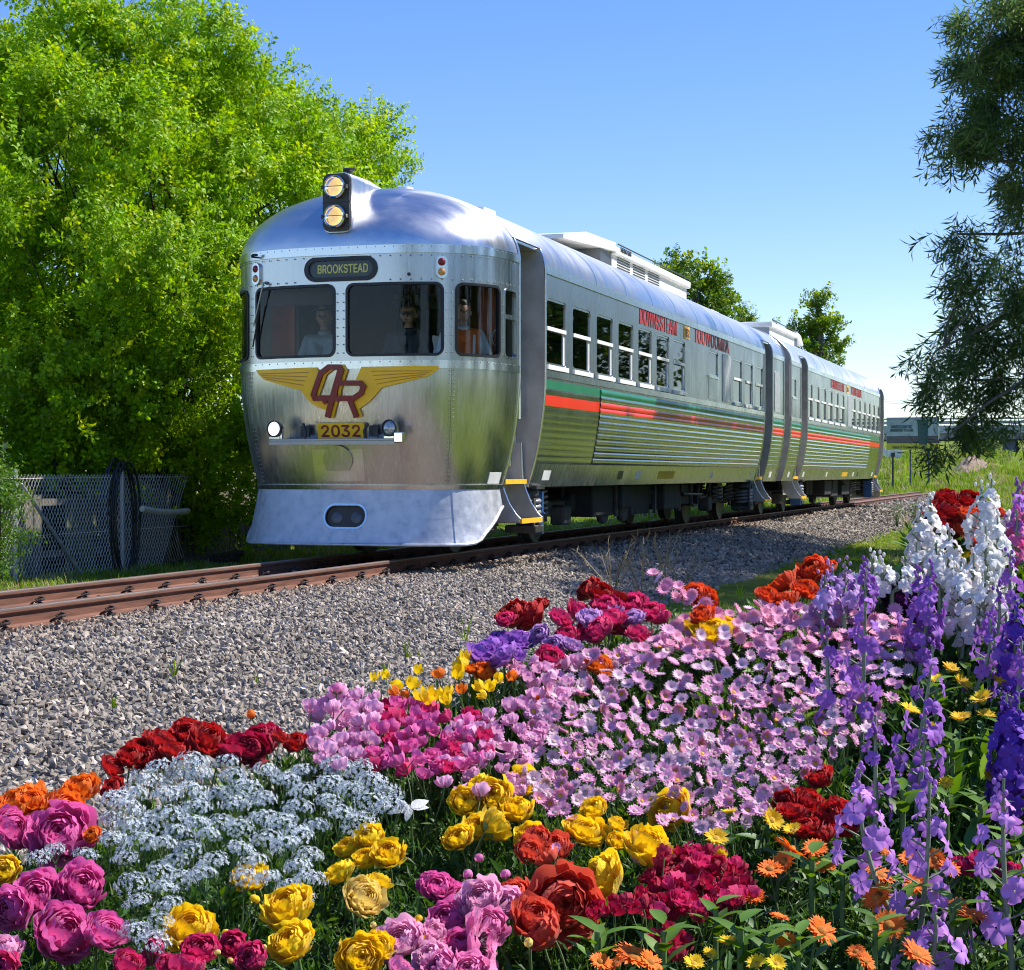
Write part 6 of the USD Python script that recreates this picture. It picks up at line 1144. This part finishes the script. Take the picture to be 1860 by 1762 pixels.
fill([(1165, 1600), (1210, 1545), (1280, 1540), (1360, 1570), (1375, 1620), (1300, 1660), (1200, 1665), (1160, 1640)], 48, sn_c+sn_h, 30, 42, 'crimson snapdragon bloom in front of the yellow ranunculus', 'crimson snapdragons', 18)
fill([(1190, 1690), (1240, 1670), (1250, 1730), (1200, 1730)], 7, sn_c, 30, 40, 'crimson snapdragon bloom near the bottom edge', 'low crimson snapdragons', 16)
fill([(1060, 1640), (1120, 1620), (1160, 1650), (1080, 1660)], 7, sn_c, 26, 34, 'crimson snapdragon bloom beside the salmon ranunculus', 'crimson snapdragons by the salmon ranunculus', 14)
fill([(900, 1180), (940, 1195), (1000, 1200), (1000, 1240), (960, 1250), (930, 1215)], 8, sn_l, 24, 30, 'small pale lilac bloom under the purple ranunculus', 'small lilac blooms', 16)
# calendulas
co = [daisy('calendula', 'petal_orange', 'disc_brown', v, .45+.2*v, 19, 2, .32, .18, .24, leaves=5, sepals=True) for v in range(3)]; cy = [daisy('calendula_yellow', 'petal_yellow', 'disc_yellow', v, .35+.25*v, 18, 2, .5, .12, .26, leaves=5, sepals=True) for v in range(2)]
petalmat('petal_deep_orange', (.94, .21, .001)); cdo = [daisy('calendula_bright', 'petal_deep_orange', 'disc_brown', v, .5+.25*v, 20, 2, .28, .16, .24, leaves=5, sepals=True) for v in range(2)]
def cal(where, L, pr_, word): plant_set('calendula', 'flower', f'{word} calendula', where, pr_, L, yawj=.6, tiltj=.25, group=f'{word} calendulas {where}' if len(L) > 1 else None, grow=1.38, dd=-.04)
cal('in the patch between the violet stocks', [(1435, 1550, 62), (1480, 1543, 40), (1398, 1580, 38), (1425, 1566, 36), (1500, 1575, 36), (1370, 1630, 36), (1415, 1668, 34), (1490, 1692, 58), (1430, 1712, 32)], cdo, 'bright orange')
cal('behind the front violet stocks', [(1600, 1592, 40), (1650, 1560, 34), (1700, 1562, 36), (1722, 1580, 36), (1595, 1632, 46), (1615, 1682, 56), (1665, 1606, 40), (1603, 1546, 26), (1580, 1580, 34)], cdo+co, 'orange')
cal('near the bottom right corner', [(1765, 1668, 44), (1662, 1736, 52), (1570, 1748, 36), (1740, 1645, 30), (1555, 1730, 30)], co, 'orange')
cal('along the bottom edge', [(1150, 1742, 62), (1180, 1748, 44), (1090, 1748, 34), (1120, 1752, 44)], cdo, 'golden orange')
cal('in the green right part of the bed', [(1725, 1218, 30), (1745, 1242, 32), (1650, 1292, 36), (1690, 1326, 32), (1745, 1308, 32), (1785, 1272, 30), (1815, 1240, 28), (1790, 1302, 28), (1700, 1236, 28), (1800, 1412, 30), (1718, 1425, 22)], cy, 'yellow')
cal('between the daisies and the orange calendulas', [(1400, 1490, 38), (1440, 1510, 30), (1300, 1524, 36), (1325, 1478, 26), (1312, 1560, 26)], cy, 'yellow')
cal('along the bottom edge', [(1322, 1714, 32), (1288, 1735, 26), (1260, 1752, 34), (1375, 1752, 30), (1410, 1752, 30)], cy, 'lemon yellow')
# stocks: spikes (tip px, tip py, spike length in px)
def stk(col, where, L, n=22, sp=.075, fs=.026, dense=False, word=None):
    L = sorted(L)
    for i, (px, py, h) in enumerate(L):
        D = bedD(min(py+h*.75, 1700))-.05; H = h/FL*D; pr_ = stock(col, hash_(where) % 100*10+i, max(9, int(n*1.45*h/220)), H, sp, fs, .30, dense)
        lab = (f'{word or col} stock spike {where}' if len(L) == 1 else f'{ORD[i] if i < len(L)-1 else "rightmost"} {word or col} stock spike {where}').replace('_', ' ')
        inst('stock', pr_, mtx(at(px, py, D), Rz(fr.uniform(0, 6))@Rx(fr.normal()*.04), 1.0), lab, 'flower', f'{(word or col).replace("_", " ")} stocks {where}' if len(L) > 1 else None)
stk('bright_purple', 'in the front row at the right', [(1560, 1432, 230), (1688, 1440, 270), (1822, 1450, 280), (1700, 1690, 90)], 11, .075, .036, word='light purple')
stk('purple', 'rising in front of the paper daisies', [(1502, 1165, 150), (1572, 1060, 290), (1692, 1200, 220), (1590, 1330, 170), (1680, 1330, 120)], 10, .058, .033)
stk('purple', 'behind the daisies near the dark purple ranunculus', [(1690, 1052, 150), (1575, 1045, 60), (1668, 1062, 120)], 20, .058, .034, True)
stk('lilac', 'at the back beside the orange red ranunculus', [(1512, 1050, 70), (1535, 1045, 70), (1500, 1070, 60)], 22, .055, .032, True, word='pale lilac')
stk('violet', 'cut by the right edge of the photo', [(1828, 1290, 170), (1850, 1300, 160), (1845, 1120, 150)], 24, .06, .038, True, word='deep violet')
stk('purple', 'along the right edge behind the violet ones', [(1850, 900, 130), (1835, 1030, 120), (1815, 1090, 120), (1800, 1150, 100), (1855, 1190, 110)], 15, .06, .034)
stk('magenta', 'at the right edge among the reds', [(1856, 905, 90), (1848, 950, 80)], 20, .055, .032, True)
stk('white', 'in the tall white group at the right', [(1690, 925, 130), (1672, 945, 120), (1800, 893, 110), (1782, 905, 90), (1812, 960, 120), (1790, 980, 120), (1700, 1010, 60), (1665, 1010, 60), (1768, 1030, 120), (1790, 1060, 110), (1745, 1045, 120), (1725, 985, 90), (1805, 1075, 80)], 26, .060, .036, True)
stk('white', 'low beside the dark purple ranunculus', [(1585, 1030, 42), (1603, 1034, 44), (1648, 1036, 40)], 34, .06, .034, True)
# the loose white bloom
p = cls('white_bloom'); r = np.random.default_rng(3)
for a, l, w in ((.5, 1.0, .55), (3.4, 1.15, .45), (4.5, .8, .4), (.05, .9, .42)):
    m = leaf(l, w, .15, .2, .75, 4); part(p, 'petal', xf(m, Rx(.9)@Rz(a)), 'petal_white', smooth=True)
part(p, 'stem', tube([(0, 0, 0), (.1, .3, -2), (.2, .4, -7)], .05, 5), 'stem_green', smooth=True)
plant_set('white_bloom', 'flower', 'lone white bloom of long petals', 'right of the alyssum patch', [p], [(745, 1466, 74)], yawj=0, tiltj=0)
# the bed goes on a little beyond both edges of the picture
ob = np.random.default_rng(99); kinds = [('ranunculus', 'yellow ranunculus', rp_('yellow'), .030), ('ranunculus', 'red ranunculus', rp_('red', .4, .5), .030), ('ranunculus', 'magenta ranunculus', rp_('magenta', .3, .85), .036), ('calendula', 'orange calendula', cdo, .027), ('paper_daisy', 'lilac paper daisy', dz, .016), ('calendula', 'yellow calendula', cy, .022)]
stp_ = [stock('purple', 9001, 26, .16, .06, .034, .30, True), stock('white', 9002, 26, .14, .06, .034, .30, True), stock('violet', 9003, 28, .18, .065, .038, .30, True)]
for side, nn in ((1, 120), (-1, 50)):
    k = 0
    while k < nn:
        D = ob.uniform(2.2, 4.2); R = side*(.295*D+ob.uniform(.02, .62)); e = edgeD(R)
        if D > e-.05 or abs(R) > 1.75: continue
        k += 1; pos_ = R*RT+D*FW0; pos_[2] = bloom_z(D); c = int(R*3.1+D*2.3+ob.integers(0, 2)) % 8; where = ' in the part of the bed beyond the '+('right' if side > 0 else 'left')+' edge of the photo'
        if c < 6: nm, wd, pr_, rad = kinds[c]; inst(nm, pr_[k % len(pr_)], mtx(pos_, Rz(YAW0+ob.normal()*.7)@Rx(ob.normal()*.2), rad*ob.uniform(.85, 1.15)), wd+where, 'flower', wd+where)
        else: q = k % 3; inst('stock', stp_[q], mtx(pos_+[0, 0, .10], Rz(ob.uniform(0, 6)), 1.0), ('purple', 'white', 'violet')[q]+' stock'+where, 'flower', ('purple', 'white', 'violet')[q]+' stocks'+where)
# foliage between the blooms
n = 24000; R_ = fr.uniform(-1.5, 1.85, n); D_ = fr.uniform(2.05, 4.45, n); keep = D_ < edgeD(R_)+.02; R_, D_ = R_[keep], D_[keep]; X_, Y_ = R_*RT[0]+D_*FW0[0], R_*RT[1]+D_*FW0[1]
bz = bloom_z(np.clip(D_, 2, 4.5)); sz = soil_z(X_, Y_); lim_ = bz-.075-.05*np.clip((D_-edgeD(R_)+.5)/.5, 0, 1); Z_ = np.minimum(sz+(bz-sz)*fr.uniform(.05, .6, len(R_)), lim_-.05)
fo = [(sprig(200+k, 12, .05, .030, .0075, droop=-.2, lay=.5, nn=1, fold=.2, curl=.2), 'bed_leaf', False) for k in range(3)]+[(sprig(210+k, 8, .055, .042, .012, droop=-.25, lay=.4, nn=2, fold=.25, curl=.25), m, True) for k, m in enumerate(('bed_leaf_light', 'calendula_leaf', 'bed_leaf'))]+[(tuft(220, 10, .085, .35, .0018), 'bed_leaf_light', False)]
right = np.clip((R_-.3)/.8, 0, 1); idx = np.where(fr.random(len(R_)) < .12+.5*right, 3+fr.integers(0, 3, len(R_)), fr.integers(0, 3, len(R_))); idx = np.where(fr.random(len(R_)) < .10, 6, idx)
p = scatter('/World/flower_bed_foliage', fo, np.stack([X_, Y_, Z_], 1), idx, zquats(fr.uniform(0, 6.28, len(R_)), np.abs(fr.normal(size=len(R_)))*.4, fr.uniform(0, 6.28, len(R_))), fr.uniform(.6, 1.1, len(R_))*np.where((R_ > .75) & (D_ > 2.8), 1.5, 1))
tag(p, 'mass of green leaves between the flowers of the bed', 'leaves', kind='stuff')
# broad leaves at the bottom right
bl_ = [cls(f'broad_leaf_plant_{v}') for v in range(2)]
for v, pp_ in enumerate(bl_):
    for k in range(7):
        az = k*2.4+v; el = .9-.09*k; d = np.array([math.cos(az)*math.cos(el), math.sin(az)*math.cos(el), math.sin(el)]); y = np.cross([0, 0, 1.], d); y /= np.linalg.norm(y); part(pp_, 'leaf', xf(leaf(.06, .022, .3, .25, .75, 4), np.stack([d, y, np.cross(d, y)], 1), (0, 0, .01*k)), 'bed_leaf_light', smooth=True)
    part(pp_, 'stem', tube([(0, 0, .05), (0, 0, -.2)], .005, 5), 'stem_green', smooth=True)
for i, (px, py) in enumerate(sorted([(1085, 1745), (1205, 1745), (1345, 1742), (1395, 1748), (1450, 1740), (1300, 1692), (1590, 1720), (1720, 1480), (1780, 1500), (1760, 1240), (1700, 1280), (1830, 1360), (1730, 1380), (1640, 1480), (1840, 1560), (1640, 1660), (1730, 1700), (1475, 1610), (1530, 1620), (1820, 1640)])):
    D = bedD(py); inst('leafy_plant', bl_[i % 2], mtx(at(px, py+12, D), Rz(fr.uniform(0, 6)), fr.uniform(.7, 1.1)), f'{ORD[min(i, 20)] if i < 19 else "rightmost"} broad-leaved green plant between the calendulas and stocks', 'plant', 'broad-leaved plants in the bed')
# dry grass stems and tufts between bed and ballast, weeds on the line
for i, (px, py, h, n) in enumerate(((1112, 1088, 120, 9), (1165, 1082, 95, 8), (1205, 1080, 120, 9), (1238, 1082, 90, 7))):
    g0 = at(px, py, 18.0+.4*i); g0[2] = float(ground_z(g0[0], g0[1])); H = h/FL*18.5; r = np.random.default_rng(i+70); w = thing('dry_grass', f'{ORD[i] if i < 3 else "rightmost"} clump of dry seeding grass stems beside the ballast', 'grass clump', g0, group='dry grass clumps')
    for k in range(n): e = np.array([r.normal()*.22, r.normal()*.2, H*r.uniform(.7, 1.1)]); st = part(w, 'stem', tube([(r.normal()*.03, 0, 0), e*[.35, .35, .55], e], [.006, .005, .002], 4), 'grass_dry'); part(st, 'seed_head', cat(*[tube([e*(.72+.06*j), e*(.72+.06*j)+[r.normal()*.05, r.normal()*.05, .07]], [.004, .0015], 3) for j in range(5)]), 'grass_dry')
wl = [(846, 1028, 13.8, .28), (1345, 1075, 19, .2), (1095, 1050, 17, .18), (1232, 1052, 18, .2), (765, 1070, 12.5, .12), (315, 1075, 10.6, .16), (205, 1130, 9.5, .12), (467, 1122, 10.8, .14), (215, 1032, 16.5, .22), (700, 1105, 11.5, .14), (740, 1055, 12.6, .16), (975, 1030, 15.6, .14)]
for i, (px, py, D, h) in enumerate(sorted(wl)):
    b0 = at(px, py, D); b0[2] = float(ground_z(b0[0], b0[1]))+.01; w = thing('grass_tuft', f'{ORD[i] if i < len(wl)-1 else "rightmost"} thin green grass tuft growing along the rails and ballast', 'grass tuft', b0, group='grass tufts by the rails'); r = np.random.default_rng(i+30)
    for k in range(6): e = np.array([r.normal()*.25, r.normal()*.25, 1])*h*r.uniform(.5, 1.1); s_ = np.array([.004, .002, 0]); m_ = e*[.4, .4, .6]; part(w, 'blade', (np.array([-s_, s_, m_-s_, m_+s_, e]), np.array([[0, 1, 3], [0, 3, 2], [2, 3, 4]])), 'grass_fresh')
